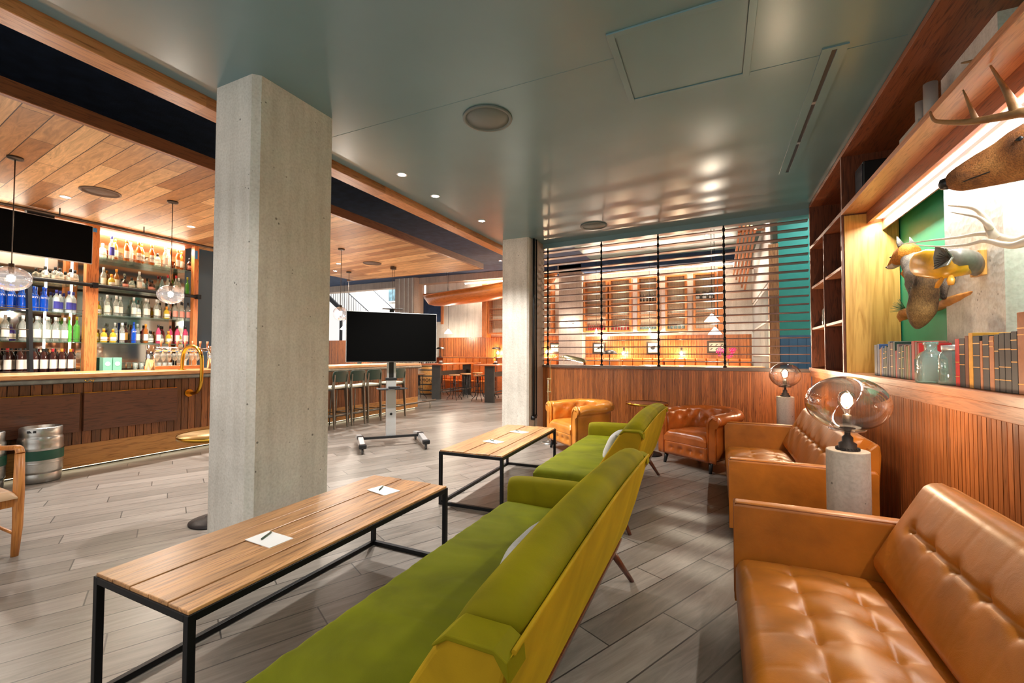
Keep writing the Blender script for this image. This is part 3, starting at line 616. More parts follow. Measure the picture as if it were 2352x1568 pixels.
SH = {'top': (2.92, "3.60w 3.68b 3.76a 3.88a 3.97c 4.05a 4.13a 4.24a 4.37s 4.45c 4.54c 4.65a 4.75a 4.85d", 'on the top shelf right of the oak post'),
'second': (2.45, "3.62c 3.69y 3.79a 3.87d 4.00s 4.07c 4.15w 4.23d 4.30d 4.41g 4.54r 4.63r 4.72c 4.82G", 'on the second shelf right of the oak post'),
'third': (2.0, "3.56y 3.64c 3.69w 3.76c 3.85c 4.00c 4.10w 4.17c 4.24c 4.33c 4.40c 4.49y 4.56l 4.62l 4.68l 4.73l 4.79l 4.84l", 'on the third shelf right of the oak post'),
'fourth': (1.56, "3.54y 3.61y 3.67d 3.73y 3.79c 3.85c 3.93K 4.01B 4.10c 4.18a 4.29s 4.37p 4.45s 4.53y 4.60p 4.67p 4.74y 4.80p 4.86p", 'on the lowest shelf right of the oak post'),
'L2': (2.45, "2.94s 3.02s 3.10s 3.19s 3.27s", 'on the shelf under the wall television'),
'L3': (2.0, "2.42B 2.47B 2.52B 2.57B 2.62B 2.67B 2.72B 2.80B 2.85B 2.90B 2.95B 3.04W 3.11W 3.18W 3.26W", 'on the blue bottle shelf left of the post'),
'L4': (1.56, "2.46c 2.53c 2.61V 2.70c 2.79c 2.84c 2.89c 2.94c 2.99c 3.04c 3.09c 3.14c 3.22G 3.28G", 'on the shelf above the wine bottles'),
'cL': (1.1, "2.50R 2.56R 2.62k 2.68k 2.76k 2.82k 2.87k 2.92k 2.97k 3.02R 3.07k 3.12o 3.17R 3.22o 3.27R", 'on the back counter left of the oak post'),
'cR': (1.1, "4.84k", 'at the right end of the back counter')}
for k, (z, s, where) in SH.items():
    items = s.split(); n = len(items)
    for i, q in enumerate(items):
        kk = q[-1]; y = float(q[:-1])
        if k == 'cR': lb = 'dark wine bottle with white label at the right end of the back counter'
        else: lb = f"{BT[kk][4]}, {ORD[i]} from left {where}"
        b = bottle(kk if not (k == 'fourth' and kk == 'B') else 'B', (SX+(.04 if i % 2 else -.045)+.03, y, z), lb, 'bottles '+where, 1.15 if k in ('L4', 'top', 'cL') else 1.05)
        if k == 'top' and i in (5, 6, 7):
            o = bpy.data.objects.new('lettering', TM['OOVI']); COL.objects.link(o); o.parent = b; o.location = (.0405, 0, .09); o.rotation_euler = (PI/2, 0, PI/2)
# pendants over the bar --------------------------------------------
def pendant(x, y, zc, zg, r, label, sq=.82, power=22):
    t = thing('pendant_lamp', label, 'pendant lamp', (x, y, zc), 0, 'glass globe pendants over the bar')
    MB().lathe([(.062, 0), (.062, -.02), (.05, -.026), (.01, -.03)], n=24).build('ceiling_rose', 'bronze', t)
    h = zg-zc
    MB().tube([(0, 0, -.03), (0, 0, h+r*sq)], .005, 6).build('stem', 'bronze', t)
    MB().lathe([(.022, h+r*sq+.03), (.026, h+r*sq-.02), (.016, h+r*.35)], n=14).build('lamp_holder', 'bronze', t)
    pr = [(max(.022, r*math.sin(a)), h+r*sq*math.cos(a)) for a in [PI*i/18 for i in range(0, 18)]]+[(.001, h-r*sq)]
    MB().lathe(pr, n=32, cap=False).build('glass_globe', 'glassl', t)
    MB().lathe([(.012, h+.04), (.028, h+.01), (.026, h-.02), (.001, h-.035)], n=14).build('bulb', 'bulbw', t)
    lamp('pendant_glow', 'POINT', (0, 0, h-.06), power, (1, .9, .76), .04, parent=t)
pendant(-6.6, 1.9, 3.43, 2.16, .155, 'frosted glass globe pendant over the bar at the left edge')
pendant(-6.6, 3.36, 3.43, 2.175, .15, 'frosted glass globe pendant between the bottle shelves and big column')
pendant(-6.6, 6.28, 3.43, 2.167, .14, 'round glass globe pendant just right of the big column', .95)
pendant(-8.3, 8.15, 3.43, 2.146, .13, 'smaller far globe pendant at the left edge of the television', .95, 24)
t = thing('twin_cord_pendant', 'pendant with two thin cords rising behind the television stand', 'pendant lamp', (-6.84, 8.08, 3.43))
MB().box(-.05, .05, -.05, .05, -.07, 0).build('ceiling_rose', 'bronze', t, .004); MB().tube([(-.02, 0, -.07), (-.02, 0, -1.2)], .004, 6).tube([(.03, 0, -.07), (.03, 0, -1.2)], .004, 6).build('cord', 'bronze', t)
MB().lathe([(.02, -1.15), (.09, -1.2), (.13, -1.3), (.09, -1.4), (.001, -1.43)], n=20).build('glass_globe', 'glassl', t)
# bar stools --------------------------------------------------------
def stool(loc, rz, label):
    t = thing('bar_stool', label, 'bar stool', loc, rz, 'green backed bar stools along the bar')
    sb = MB(); sb.pad((-.19, -.18, .735), (1, 0, 0), (0, 1, 0), (0, 0, 1), .38, .37, .04, 8, 8, .03, .008); sb.build('seat', 'cream', t)
    # backrest, curved, at +x (local) side
    rr = []
    for z, w_ in ((.86, .15), (.875, .185), (.95, .2), (1.03, .19), (1.06, .165), (1.068, .13)):
        rr.append([(.20+.05*(z-.75)-(1-(yy/.2)**2)*.0+.03*(1-(yy*w_/.2/.2)**2)+dx, yy*w_/.2, z) for dx, ys in ((0, [-.2, -.1, 0, .1, .2]), (.018, [.2, .1, 0, -.1, -.2])) for yy in ys])
    MB().rings(rr, True).build('backrest', 'stoolgreen', t, .004)
    for sy in (-1, 1):
        y = sy*.165
        MB().hexa([(.235, y-.012, 0), (.265, y-.012, 0), (.265, y+.012, 0), (.235, y+.012, 0), (.16, y-.012, .72), (.235, y-.012, .72), (.235, y+.012, .72), (.16, y+.012, .72)]).hexa([(.16, y-.012, .72), (.235, y-.012, .72), (.235, y+.012, .72), (.16, y+.012, .72), (.235, y-.012, 1.0), (.255, y-.012, 1.0), (.255, y+.012, 1.0), (.235, y+.012, 1.0)]).build('rear_leg', 'steeld', t, .003)
        MB().tube([(-.2, y, 0), (-.16, y, .735)], .012, 8).build('front_leg', 'steeld', t)
    MB().tube([(-.188, -.165, .25), (-.188, .165, .25)], .009, 6).tube([(.235, -.165, .25), (.235, .165, .25)], .009, 6).tube([(-.188, -.165, .25), (.235, -.165, .25)], .009, 6).tube([(-.188, .165, .25), (.235, .165, .25)], .009, 6).box(-.17, .18, -.17, -.15, .70, .735).box(-.17, .18, .15, .17, .70, .735).build('frame', 'steeld', t)
stool((-6.66, 5.62, 0), 0, 'bar stool half hidden behind the right edge of the big column')
stool((-6.64, 6.12, 0), .05, 'green backed bar stool nearest the big column in full view')
stool((-6.62, 6.56, 0), -.03, 'green backed bar stool, third from the big column')
stool((-6.62, 7.04, 0), -.12, 'green backed bar stool just left of the television stand')
stool((-6.58, 7.76, 0), 0, 'green backed bar stool seen behind the television stand column')
# ------------------------------------------------------------------ slatted screen on the half wall
A0 = (-2.935, 7.66, 0); RZ = math.atan2(-.38, 4.12); WL = 4.14
w = MB(); x = 0
while x < WL-.02:
    w.box(x+.0015, x+.0225, -.006, 0, 0, 1.13); x += .024
w.box(0, WL, 0, .14, 0, 1.15)
struct('wall_back', w, 'wains_x', loc=A0, rz=RZ)
M['ledge'] = wood('dark_ledge', rgb(70, 54, 48), rgb(112, 88, 74), 0, rough=.3, coat=.5)
struct('trim_6', MB().box(-.02, WL+.02, -.035, .2, 1.15, 1.2), 'ledge', .004, loc=A0, rz=RZ)
struct('trim_7', MB().box(-.02, WL+.02, -.01, .12, 3.36, 3.45), 'teal', loc=A0, rz=RZ)
t = thing('slatted_screen', 'open screen of horizontal dark wood louvres above the half wall', 'louvre screen', A0, RZ)
M['slat'] = wood('dark_slat', rgb(74, 50, 46), rgb(124, 88, 78), 0, rough=.36, coat=.3)
for i in range(18):
    z = 1.275+i*.1185
    MB().box(-.02, WL-.01, .0, .135, z, z+.015).build('louvre', 'slat', t, .002)
for x in (.10, 1.13, 2.09, 3.06):
    o = MB().tube([(x, .0, 1.2), (x, .0, 3.36)], .011, 8).build('rod', 'black', t)
    k = MB()
    for i in range(18):
        z = 1.275+i*.1185; k.tube([(x, 0, z-.02), (x, 0, z+.034)], .019, 8)
    k.tube([(x, 0, 1.2), (x, 0, 1.225)], .026, 10).build('collars', 'black', o)
# ------------------------------------------------------------------ built-in bookcase on the right wall
t = thing('built_in_bookcase', 'built-in wooden bookcase framing the green display wall', 'bookcase', (1.16, 3.2, 1.222))
Z0 = 1.222
def bk(nme, x0, x1, y0, y1, z0, z1, m, bv=.002): return MB().box(x0-1.16, x1-1.16, y0-3.2, y1-3.2, z0-Z0, z1-Z0).build(nme, m, t, bv)
bk('top_board', 1.16, 1.6, -1.5, 7.1, 3.40, 3.445, 'walnutx')
bk('end_panel', 1.16, 1.6, 7.06, 7.1, Z0, 3.40, 'walnutv')
bk('divider', 1.16, 1.6, 5.39, 5.43, 2.86, 3.40, 'walnutv')
bk('divider', 1.16, 1.6, 5.42, 5.46, Z0, 2.82, 'walnutv')
bk('divider', 1.16, 1.58, 6.25, 6.28, Z0, 2.82, 'walnutv')
bk('long_shelf', 1.16, 1.6, 5.43, 7.06, 2.82, 2.86, 'walnutx')
bk('long_shelf', 1.16, 1.36, -1.5, 5.43, 2.815, 2.86, 'shelfedge')
for z in (2.28, 1.73):
    bk('shelf', 1.17, 1.58, 6.28, 7.06, z, z+.03, 'shelfedge'); bk('shelf', 1.17, 1.58, 5.46, 6.25, z, z+.03, 'shelfedge')
bk('back_panel', 1.585, 1.6, 5.46, 7.06, Z0, 3.40, 'walnutv'); bk('back_panel', 1.6, 1.615, 4.4, 5.4, 2.9, 3.40, 'walnutv')
bk('niche_side_panel', 1.18, 1.61, 5.40, 5.418, Z0, 2.80, 'oakyel')
bk('pelmet', 1.36, 1.39, -1.5, 5.40, 2.70, 2.86, 'walnutx'); bk('pelmet', 1.392, 1.408, -1.5, 5.40, 2.76, 2.84, 'oakyel')
bk('pelmet', 1.482, 1.497, -1.5, 5.40, 2.62, 2.84, 'walnutx')
t2 = thing('niche_light', 'long white linear light under the shelf in front of the green wall', 'light fixture', (1.445, 1.95, 2.72))
MB().box(-.035, .035, -3.4, 3.43, .03, .06).box(-.035, -.025, -3.4, 3.43, 0, .03).build('channel', 'alu', t2)
MB().box(-.022, .033, -3.4, 3.43, .012, .028).build('diffuser', 'ledw', t2)
for yy, pw in ((.6, 18), (3.0, 26), (4.6, 18)):
    a = lamp('niche_beam', 'AREA', (1.435, yy, 2.70), pw, (1, .98, .93), .05, (0, math.radians(-12), 0)); a.data.shape = 'RECTANGLE'; a.data.size = .05; a.data.size_y = 1.5
# upper shelf things
t = thing('black_loudspeaker', 'black box loudspeaker on the upper shelf of the bookcase', 'loudspeaker', (1.39, 5.16, 2.862)); MB().box(-.14, .14, -.13, .13, 0, .34).build('cabinet', 'blackp', t, .01); MB().box(-.145, -.14, -.11, .11, .02, .32).build('grille', plain('dark_cloth', rgb(50, 50, 60), .8, bmp=.5, bs=300), t)
t = thing('junction_box', 'grey metal junction box with two pipes on the upper shelf', 'junction box', (1.42, 3.99, 2.865))
MB().box(-.12, .16, -.02, .33, 0, .2).build('box', 'duct', t, .004); MB().box(-.13, .15, .34, .6, 0, .13).build('low_box', 'duct', t, .004)
MB().tube([(-.02, .22, .2), (-.02, .22, .42)], .035, 14).build('pipe', 'duct', t); MB().tube([(-.02, .06, .2), (-.02, .06, .47)], .04, 14).build('pipe', 'duct', t)
# curios in the pigeonholes
def jar(loc, s, label, m='oldglass'):
    o = MB().lathe([(.05*s, 0), (.055*s, .02*s), (.055*s, .17*s), (.03*s, .2*s), (.028*s, .24*s), (.034*s, .245*s), (.034*s, .26*s)], n=18).build('glass_bottle', m); o.location = loc; return tag(o, label, 'bottle')
jar((1.3, 6.78, 1.76), 1.25, 'grey stoneware-like glass bottle in left pigeonhole, middle row')
jar((1.3, 6.66, 1.223), 1.2, 'dusty glass bottle in the bottom left pigeonhole')
jar((1.35, 5.68, 2.31), 1.1, 'dark glass bottle in upper right pigeonhole', 'bdark')
t = thing('curio_vase', 'cream trumpet vase beside the grey bottle in the pigeonhole', 'vase', (1.3, 6.5, 1.76)); MB().lathe([(.05, 0), (.02, .03), (.03, .1), (.055, .16), (.03, .22), (.05, .34), (.085, .4)], n=18).build('body', plain('cream_china', rgb(226, 206, 180), .4), t)
mb = MB()
for i in range(5): mb.lathe([(.001, 0), (.03, .02), (.035, .05), (.001, .1)], (.02*math.cos(i*1.3), .03*math.sin(i*1.9), .05*i), n=8)
o = mb.build('pine_cone_figure', 'driftwood'); o.location = (1.33, 6.5, 1.223); tag(o, 'carved wooden figure behind the dusty bottle in bottom pigeonhole', 'ornament')
mb = MB().tube([(0, -.11, .05), (0, -.05, .08), (0, .03, .09), (0, .1, .06)], [.02, .05, .055, .02], 10).tube([(0, -.05, 0), (0, -.03, .07)], .015, 6).tube([(0, .05, 0), (0, .03, .07)], .015, 6).tube([(0, .04, .1), (.0, .06, .16)], [.02, .008], 6)
o = mb.build('stuffed_bird', 'deer', None, 0, 0, (1.36, 6.6, 2.311), 0, .012); tag(o, 'small brown taxidermy bird in upper left pigeonhole', 'bird')
mb = MB().tube([(0, -.16, .06), (0, -.12, .08), (0, -.02, .11), (0, .1, .1), (0, .22, .06)], [.03, .055, .07, .06, .02], 12).tube([(0, -.1, 0), (0, -.08, .1)], .018, 6).tube([(0, .08, 0), (0, .06, .1)], .02, 6).tube([(0, -.12, .12), (0, -.15, .16)], [.02, .006], 6).tube([(.03, -.1, .12), (.04, -.12, .16)], [.015, .005], 6)
o = mb.build('stuffed_squirrel', 'deer', None, 0, 0, (1.36, 5.8, 1.761), 0, .012); tag(o, 'small taxidermy animal lying in middle right pigeonhole', 'animal')
t = thing('fur_bundle', 'pale box behind a dark shell on the upper left shelf', 'box', (1.4, 5.75, 2.862)); MB().box(-.1, .1, -.16, .16, 0, .16).build('carton', 'duct', t, .004); MB().lathe([(.001, 0), (.06, .01), (.05, .07), (.001, .1)], (-.14, .28, 0), 12).build('shell', 'blackcap', t)
# books on the ledge
def book(x, y, th, h, d, m, label, group, lines=0, lean=0):
    t = thing('book', label, 'book', (x, y, 1.222), 0, group)
    MB().box(0, d, -th/2, th/2, 0, h).build('cover', m, t, .003)
    MB().box(.006, d+.001, -th/2+.004, th/2-.004, h-.003, h+.0005).build('pages', 'pages', t)
    if lines:
        k = MB()
        for z in lines: k.box(-.001, .004, -th/2+.001, th/2-.001, z*h, z*h+.004)
        k.build('gilt_bands', 'gilt', t)
    return t
G1 = [('book_navy', .07, .265), ('book_blue', .05, .27), ('book_ochre', .028, .225), ('book_tan', .022, .24), ('book_blue', .03, .25), ('book_green', .038, .235), ('book_green', .04, .25), ('book_navy', .03, .24), ('book_navy', .045, .285), ('book_brown', .05, .275), ('book_green', .042, .28),
      ('book_red', .03, .21), ('book_mauve', .038, .26), ('book_black', .03, .24), ('book_olive', .028, .24), ('book_green', .03, .25), ('book_brown', .036, .25), ('book_olive', .03, .24), ('book_tan', .03, .245), ('book_green', .03, .25), ('book_red', .05, .275), ('book_brown', .04, .27), ('book_red', .03, .26)]
CN = {'book_navy': 'navy', 'book_blue': 'blue', 'book_green': 'dark green', 'book_brown': 'brown', 'book_red': 'red', 'book_tan': 'tan', 'book_ochre': 'ochre', 'book_black': 'black', 'book_mauve': 'mauve', 'book_olive': 'olive'}
ORD += ['twentieth', 'twenty-first', 'twenty-second', 'twenty-third']
y = 4.86
for i, (m, th, h) in enumerate(G1):
    th *= 1.12
    book(1.26, y-th/2, th-.002, h, .17, m, f"{CN[m]} old book, {ORD[i]} from the left in the row beside the oak panel", 'old books left of the glass bottle', (.3, .62, .8) if i in (5, 6, 9, 13, 15) else 0); y -= th

G2 = [('book_red', .05, .29, (.2, .5)), ('book_black', .062, .292, (.45, .66, .86)), ('book_brown', .042, .305, 0), ('book_ochre', .045, .32, 0), ('book_black', .07, .30, (.4, .62, .85)), ('book_tan', .028, .27, 0), ('book_black', .062, .30, (.38, .6, .82)), ('book_tan', .045, .293, (.8, .9)),
      ('book_black', .042, .30, (.2, .4, .7)), ('book_black', .05, .305, (.2, .42, .72)), ('book_black', .05, .305, (.2, .42, .72)), ('book_black', .05, .31, (.5, .7, .85)), ('book_tan', .07, .40, (.12, .72, .8))]
y = 3.36
for i, (m, th, h, ln) in enumerate(G2):
    lab = f"{CN[m]} leather-bound book, {ORD[i]} from the left in the row right of the jar" if i < 12 else 'tall tan book at the right edge of the ledge'
    book(1.24, y-th/2, th-.003, h*.93, .18, m, lab, 'leather-bound books right of the jar', ln); y -= th*.97
t = thing('aqua_milk_bottle', 'square aqua glass bottle standing on the ledge between the book rows', 'bottle', (1.235, 3.66, 1.222))
MB().rings([[(sx_*w_, sy_*w_, z) for sx_, sy_ in ((-1, -.8), (-.8, -1), (.8, -1), (1, -.8), (1, .8), (.8, 1), (-.8, 1), (-1, .8))] for z, w_ in ((0, .06), (.01, .065), (.15, .065), (.19, .045), (.205, .026), (.24, .026), (.242, .031), (.262, .031))], True).build('glass_body', 'aqua', t)
t = thing('mason_jar', 'blue-grey glass jar with metal lid beside the aqua bottle', 'jar', (1.28, 3.46, 1.222))
MB().lathe([(.07, 0), (.078, .012), (.078, .17), (.06, .2), (.055, .215)], n=24).build('glass_body', 'greyjar', t); MB().lathe([(.06, .205), (.062, .21), (.062, .235), (.001, .238)], n=24).build('lid', 'alu', t)
# ------------------------------------------------------------------ taxidermy
def loft(mb, secs, n=18):
    """secs: (centre, half-width x, half-height z, tangent y-angle) rings facing along the path"""
    P = [Vector(s[0]) for s in secs]; rr = []
    for i, s in enumerate(secs):
        d = (P[min(i+1, len(P)-1)]-P[max(i-1, 0)]).normalized(); side = d.cross(Vector((0, 0, 1))).normalized(); up = side.cross(d).normalized()
        rr.append([P[i]+side*s[1]*math.cos(2*PI*j/n)+up*s[2]*math.sin(2*PI*j/n) for j in range(n)])
    return mb.rings(rr, True)
t = thing('deer_head_mount', 'brown antlered deer head mounted on the green wall', 'taxidermy', (1.6, 2.62, 2.35))
OG = Vector((1.6, 2.62, 2.35))
def rel(pts, og): return [tuple(Vector(p)-og) for p in pts]
mb = MB()
hs = [((1.076, 2.97, 2.272), .022, .022), ((1.095, 2.96, 2.281), .042, .05), ((1.12, 2.94, 2.286), .052, .066), ((1.182, 2.91, 2.304), .056, .088), ((1.244, 2.87, 2.318), .066, .106), ((1.29, 2.84, 2.335), .085, .125), ((1.34, 2.80, 2.345), .098, .15), ((1.40, 2.76, 2.33), .10, .165), ((1.47, 2.70, 2.27), .11, .18), ((1.54, 2.66, 2.22), .14, .21), ((1.61, 2.62, 2.2), .16, .24)]
loft(mb, [(tuple(Vector(c)-OG), w_, h_) for c, w_, h_ in hs])
mb.build('head', 'deer', t, remesh=.011)
c = Vector((1.082, 2.972, 2.28))-OG
MB().lathe([(.001, -.03), (.026, -.022), (.034, 0), (.028, .024), (.001, .034)], c, 14).build('nose', 'nose', t)
mp = MB(); q = [Vector(v)-OG for v in ((1.098, 2.915, 2.255), (1.14, 2.862, 2.262), (1.19, 2.842, 2.275), (1.225, 2.826, 2.285))]
mp.tube(q, [.003, .003, .003, .001], 6).build('mouth_line', 'nose', t)
for c in (Vector((1.262, 2.762, 2.382)), Vector((1.35, 2.95, 2.40))): MB().lathe([(.001, -.016), (.018, 0), (.001, .016)], c-OG, 12).build('eye', 'nose', t)
MB().tube(rel([(1.42, 2.66, 2.42), (1.44, 2.58, 2.47), (1.45, 2.50, 2.50)], OG), [.03, .05, .01], 10, flat=.4).build('ear', 'deer', t)
MB().tube(rel([(1.44, 2.88, 2.42), (1.46, 2.96, 2.48), (1.46, 3.04, 2.52)], OG), [.03, .045, .01], 10, flat=.4).build('ear', 'deer', t)
def taper(pts, r0, r1): n_ = len(pts)-1; return [r0+(r1-r0)*(i/n_)**1.2 for i in range(n_+1)]
an = MB(); k = smooth(rel([(1.37, 2.80, 2.47), (1.314, 2.82, 2.523), (1.284, 2.85, 2.537), (1.245, 2.9, 2.554), (1.187, 2.95, 2.574), (1.141, 3.0, 2.602), (1.096, 3.04, 2.634), (1.065, 3.05, 2.657), (1.05, 3.05, 2.706)], OG), 4)
an.tube(k, taper(k, .026, .005), 10)
k = smooth(rel([(1.292, 2.85, 2.54), (1.282, 2.86, 2.60), (1.258, 2.865, 2.68), (1.219, 2.88, 2.807)], OG), 5); an.tube(k, taper(k, .024, .004), 9)
k = smooth(rel([(1.19, 2.95, 2.575), (1.176, 2.95, 2.63), (1.149, 2.96, 2.749)], OG), 5); an.tube(k, taper(k, .016, .003), 8)
an.build('antler', 'antlerb', t)
an = MB(); k = smooth(rel([(1.42, 2.72, 2.46), (1.42, 2.72, 2.62), (1.40, 2.74, 2.80), (1.327, 2.8, 2.882), (1.261, 2.85, 2.865), (1.189, 2.9, 2.861), (1.141, 2.95, 2.883)], OG), 5); an.tube(k, taper(k, .028, .004), 10); an.build('antler', 'antlerb', t)
MB().tube([(-.01, -.02, -.12), (.018, -.02, -.12)], .21, 28).build('mounting_plaque', 'walnutx', t)
# pale antlers
t = thing('pale_antlers', 'pale bleached antler pair on a skull plate below the deer head', 'antlers', (1.58, 2.86, 2.0)); OG = Vector((1.58, 2.86, 2.0))
an = MB(); k = smooth(rel([(1.018, 3.380, 2.067), (1.110, 3.297, 2.059), (1.205, 3.199, 2.045), (1.265, 3.129, 2.040), (1.302, 3.080, 2.016), (1.346, 3.017, 1.970), (1.382, 2.961, 1.978), (1.407, 2.919, 2.002), (1.52, 2.88, 2.02)], OG), 5)
an.tube(k, taper(k, .002, .030), 12)
k = smooth(rel([(1.302, 3.07, 2.0), (1.287, 3.070, 2.03), (1.271, 3.093, 2.114), (1.242, 3.130, 2.180), (1.172, 3.210, 2.229)], OG), 5); an.tube(k, taper(k, .025, .003), 10)
k = smooth(rel([(1.278, 3.06, 2.045), (1.264, 3.054, 2.07), (1.243, 3.084, 2.118), (1.206, 3.128, 2.151), (1.167, 3.173, 2.182)], OG), 5); an.tube(k, taper(k, .014, .002), 8)
an.build('antler', 'antlerw', t)
an = MB(); k = smooth(rel([(1.038, 3.286, 2.041), (1.130, 3.195, 2.001), (1.205, 3.111, 1.984), (1.253, 3.053, 1.986), (1.291, 2.999, 1.952), (1.319, 2.957, 1.935), (1.357, 2.894, 1.943), (1.52, 2.84, 1.99)], OG), 5)
an.tube(k, taper(k, .002, .026), 12); an.build('antler', 'antlerw', t)
MB().box(-.09, .03, -.06, .06, -.07, .06).build('skull_plate', 'antlerw', t, .03)
# fish
FINP = [(1.275, 3.47, 1.985), (1.235, 3.44, 2.035), (1.215, 3.504, 2.065), (1.21, 3.525, 2.0), (1.215, 3.523, 1.925), (1.238, 3.43, 1.93)]
t = thing('fish_mount', 'mounted yellow fish with large grey fin on the concrete pillar', 'fish', (1.5, 3.80, 1.97)); OG = Vector((1.5, 3.80, 1.97))
mb = MB(); loft(mb, [(tuple(Vector(c)-OG), w_, h_) for c, w_, h_ in (((1.27, 4.02, 2.04), .018, .055), ((1.25, 3.88, 2.02), .035, .08), ((1.25, 3.74, 2.0), .042, .092), ((1.27, 3.60, 1.965), .046, .092), ((1.30, 3.54, 1.95), .045, .085), ((1.345, 3.545, 1.935), .04, .06), ((1.40, 3.60, 1.93), .03, .04))]); mb.build('body', 'fishy', t)
mb = MB(); loft(mb, [(tuple(Vector(c)-OG), w_, h_) for c, w_, h_ in (((1.29, 3.55, 1.985), .045, .055), ((1.33, 3.535, 1.985), .05, .06), ((1.37, 3.55, 1.975), .05, .065), ((1.42, 3.60, 1.965), .045, .072), ((1.455, 3.65, 1.955), .04, .07))]); mb.build('head', 'fishg', t)
fn_ = [Vector(v)-OG for v in FINP]
MB().rings([fn_, [v+Vector((.012, .004, 0)) for v in fn_]], False).build('large_fin', 'fishg', t, .003)
k = MB()
for i in range(9):
    u = i/8; a = fn_[0]+(fn_[5]-fn_[0])*.2; b = fn_[4]+(fn_[1]-fn_[4])*u; b = b+(fn_[3]-(fn_[4]+fn_[1])/2)*math.sin(PI*u)*.5; k.tube([a+Vector((-.003, 0, 0)), b+Vector((-.003, 0, 0))], [.003, .002], 5)
k.build('fin_rays', 'bronze', t)
for c, d in (((1.27, 3.56, 1.88), -.05), ((1.29, 3.52, 1.88), .04)): MB().tube([tuple(Vector(c)-OG), tuple(Vector(c)-OG+Vector((-.01, -d*.6, -.03))), tuple(Vector(c)-OG+Vector((-.015, -d, -.06)))], [.01, .02, .014], 8, flat=.4).build('small_fin', 'fisho', t)
MB().box(-.04, -.001, -.17, -.06, -.08, .075).build('plaque', 'oakyel', t, .004)
# fox on its log
t = thing('mounted_fox', 'grey and orange taxidermy fox with bushy tail standing on a branch', 'fox', (1.50, 4.42, 1.79))
mb = MB()
loft(mb, [((0, .30, .31), .05, .06), ((0, .2, .27), .10, .13), ((0, .05, .235), .095, .125), ((.0, -.12, .235), .085, .11), ((0, -.3, .24), .1, .13), ((0, -.42, .2), .07, .1)])
mb.tube([(0, .22, .3), (-.02, .27, .38), (-.03, .30, .43)], [.1, .08, .065], 12)
for x_, y_ in ((-.05, .2), (.05, .2), (-.05, -.36), (.05, -.36)): mb.tube([(x_, y_, .2), (x_, y_-.02, .1), (x_, y_+.01, .03)], [.05, .028, .022], 10).tube([(x_, y_-.0, .02), (x_, y_+.05, .018)], [.024, .018], 8)
mb.build('body', 'foxgrey', t, remesh=.012)
mb = MB(); loft(mb, [((-.01, .24, .46), .05, .05), ((-.03, .30, .47), .085, .085), ((-.05, .38, .455), .075, .075), ((-.07, .44, .43), .05, .045), ((-.085, .52, .405), .03, .026), ((-.09, .57, .4), .016, .014)])
mb.build('head', 'foxor', t, remesh=.009)
MB().tube([(-.075, .43, .405), (-.09, .50, .39), (-.095, .56, .39)], [.035, .026, .014], 10).build('muzzle', 'muzzle', t)
MB().lathe([(.001, -.012), (.014, 0), (.001, .012)], (-.1, .578, .398), 10).build('nose', 'nose', t)
MB().lathe([(.001, -.008), (.009, 0), (.001, .008)], (-.118, .425, .46), 8).build('eye', 'nose', t)
for a, b in ((-.075, .30), (.03, .37)): MB().tube([(a, b, .52), (a-.01, b+.02, .56), (a-.02, b+.04, .62)], [.035, .028, .004], 10, flat=.45).build('ear', 'foxgrey', t)
MB().tube([(0, .26, .33), (-.03, .27, .36)], [.11, .10], 14).build('chest', 'foxor', t)
mb = MB(); k = smooth([(-.04, -.34, .27), (-.12, -.42, .24), (-.17, -.45, .13), (-.17, -.40, .03), (-.17, -.35, -.06), (-.17, -.29, -.15), (-.17, -.26, -.20)], 5); n_ = len(k)-1; mb.tube(k, [.035+.050*math.sin(PI*(i/n_)**1.1*.75) if i < n_*.7 else .079*max(0, 1-((i/n_)-.7)/.3)**.8+.003 for i in range(n_+1)], 14); mb.build('tail', 'foxtail', t)
mb = MB().tube([(-.02, .62, -.06), (0, .5, -.02), (.0, .3, -.03), (.03, .0, -.03), (.0, -.3, -.01), (.02, -.62, .02)], [.02, .06, .05, .045, .05, .03], 9, flat=.7).tube([(0, .5, -.05), (-.03, .58, -.1)], [.04, .01], 7)
mb.build('branch', 'driftwood', t, remesh=.02)
for c, n_ in (((.0, .48, .0), 34), ((-.02, .1, .12), 12)):
    mb = MB()
    for i in range(n_):
        a = random.uniform(-1, 1); b = random.uniform(-.4, 1.2)
        mb.tube([c, (c[0]-.09*math.cos(b), c[1]+.10*a, c[2]+.09*math.sin(b)+.02)], [.002, .001], 4)
    mb.build('pine_sprig', 'pine', t)
# ------------------------------------------------------------------ coffee tables
def coffee_table(cx, cy, rz, label):
    t = thing('coffee_table', label, 'coffee table', (cx, cy, 0), rz)
    a, b, h = .325, .81, .5; k = .028
    f = MB()
    for sx in (-1, 1):
        for sy in (-1, 1):
            x0, y0 = sx*(a-k/2), sy*(b-k/2); f.box(x0-k/2, x0+k/2, y0-k/2, y0+k/2, 0, h-.012)
    f2 = MB()
    for z0, z1 in ((0, k), (h-.012-k, h-.012)):
        f2.box(-a+k, a-k, -b, -b+k, z0, z1).box(-a+k, a-k, b-k, b, z0, z1)
        f2.box(-a, -a+k, -b+k, b-k, z0, z1).box(a-k, a, -b+k, b-k, z0, z1)
    m = MB(); n = 5; w = (2*a-.012)/n
    for i in range(n): m.box(-a+.006+i*w+.002, -a+.006+(i+1)*w-.002, -b+.006, b-.006, h-.016, h+(.003 if i % 2 else 0))
    m.build('plank_top', 'tabletop', t, .0025)
    for sx in (-1, 1):
        for sy in (-1, 1):
            x0, y0 = sx*(a-k/2), sy*(b-k/2); MB().box(x0-k/2, x0+k/2, y0-k/2, y0+k/2, 0, h-.012).build('leg', 'black', t, .002)
    f2.build('frame', 'black', t, .002)
coffee_table(-1.99, 1.735, 0, 'long low plank coffee table nearest the camera')
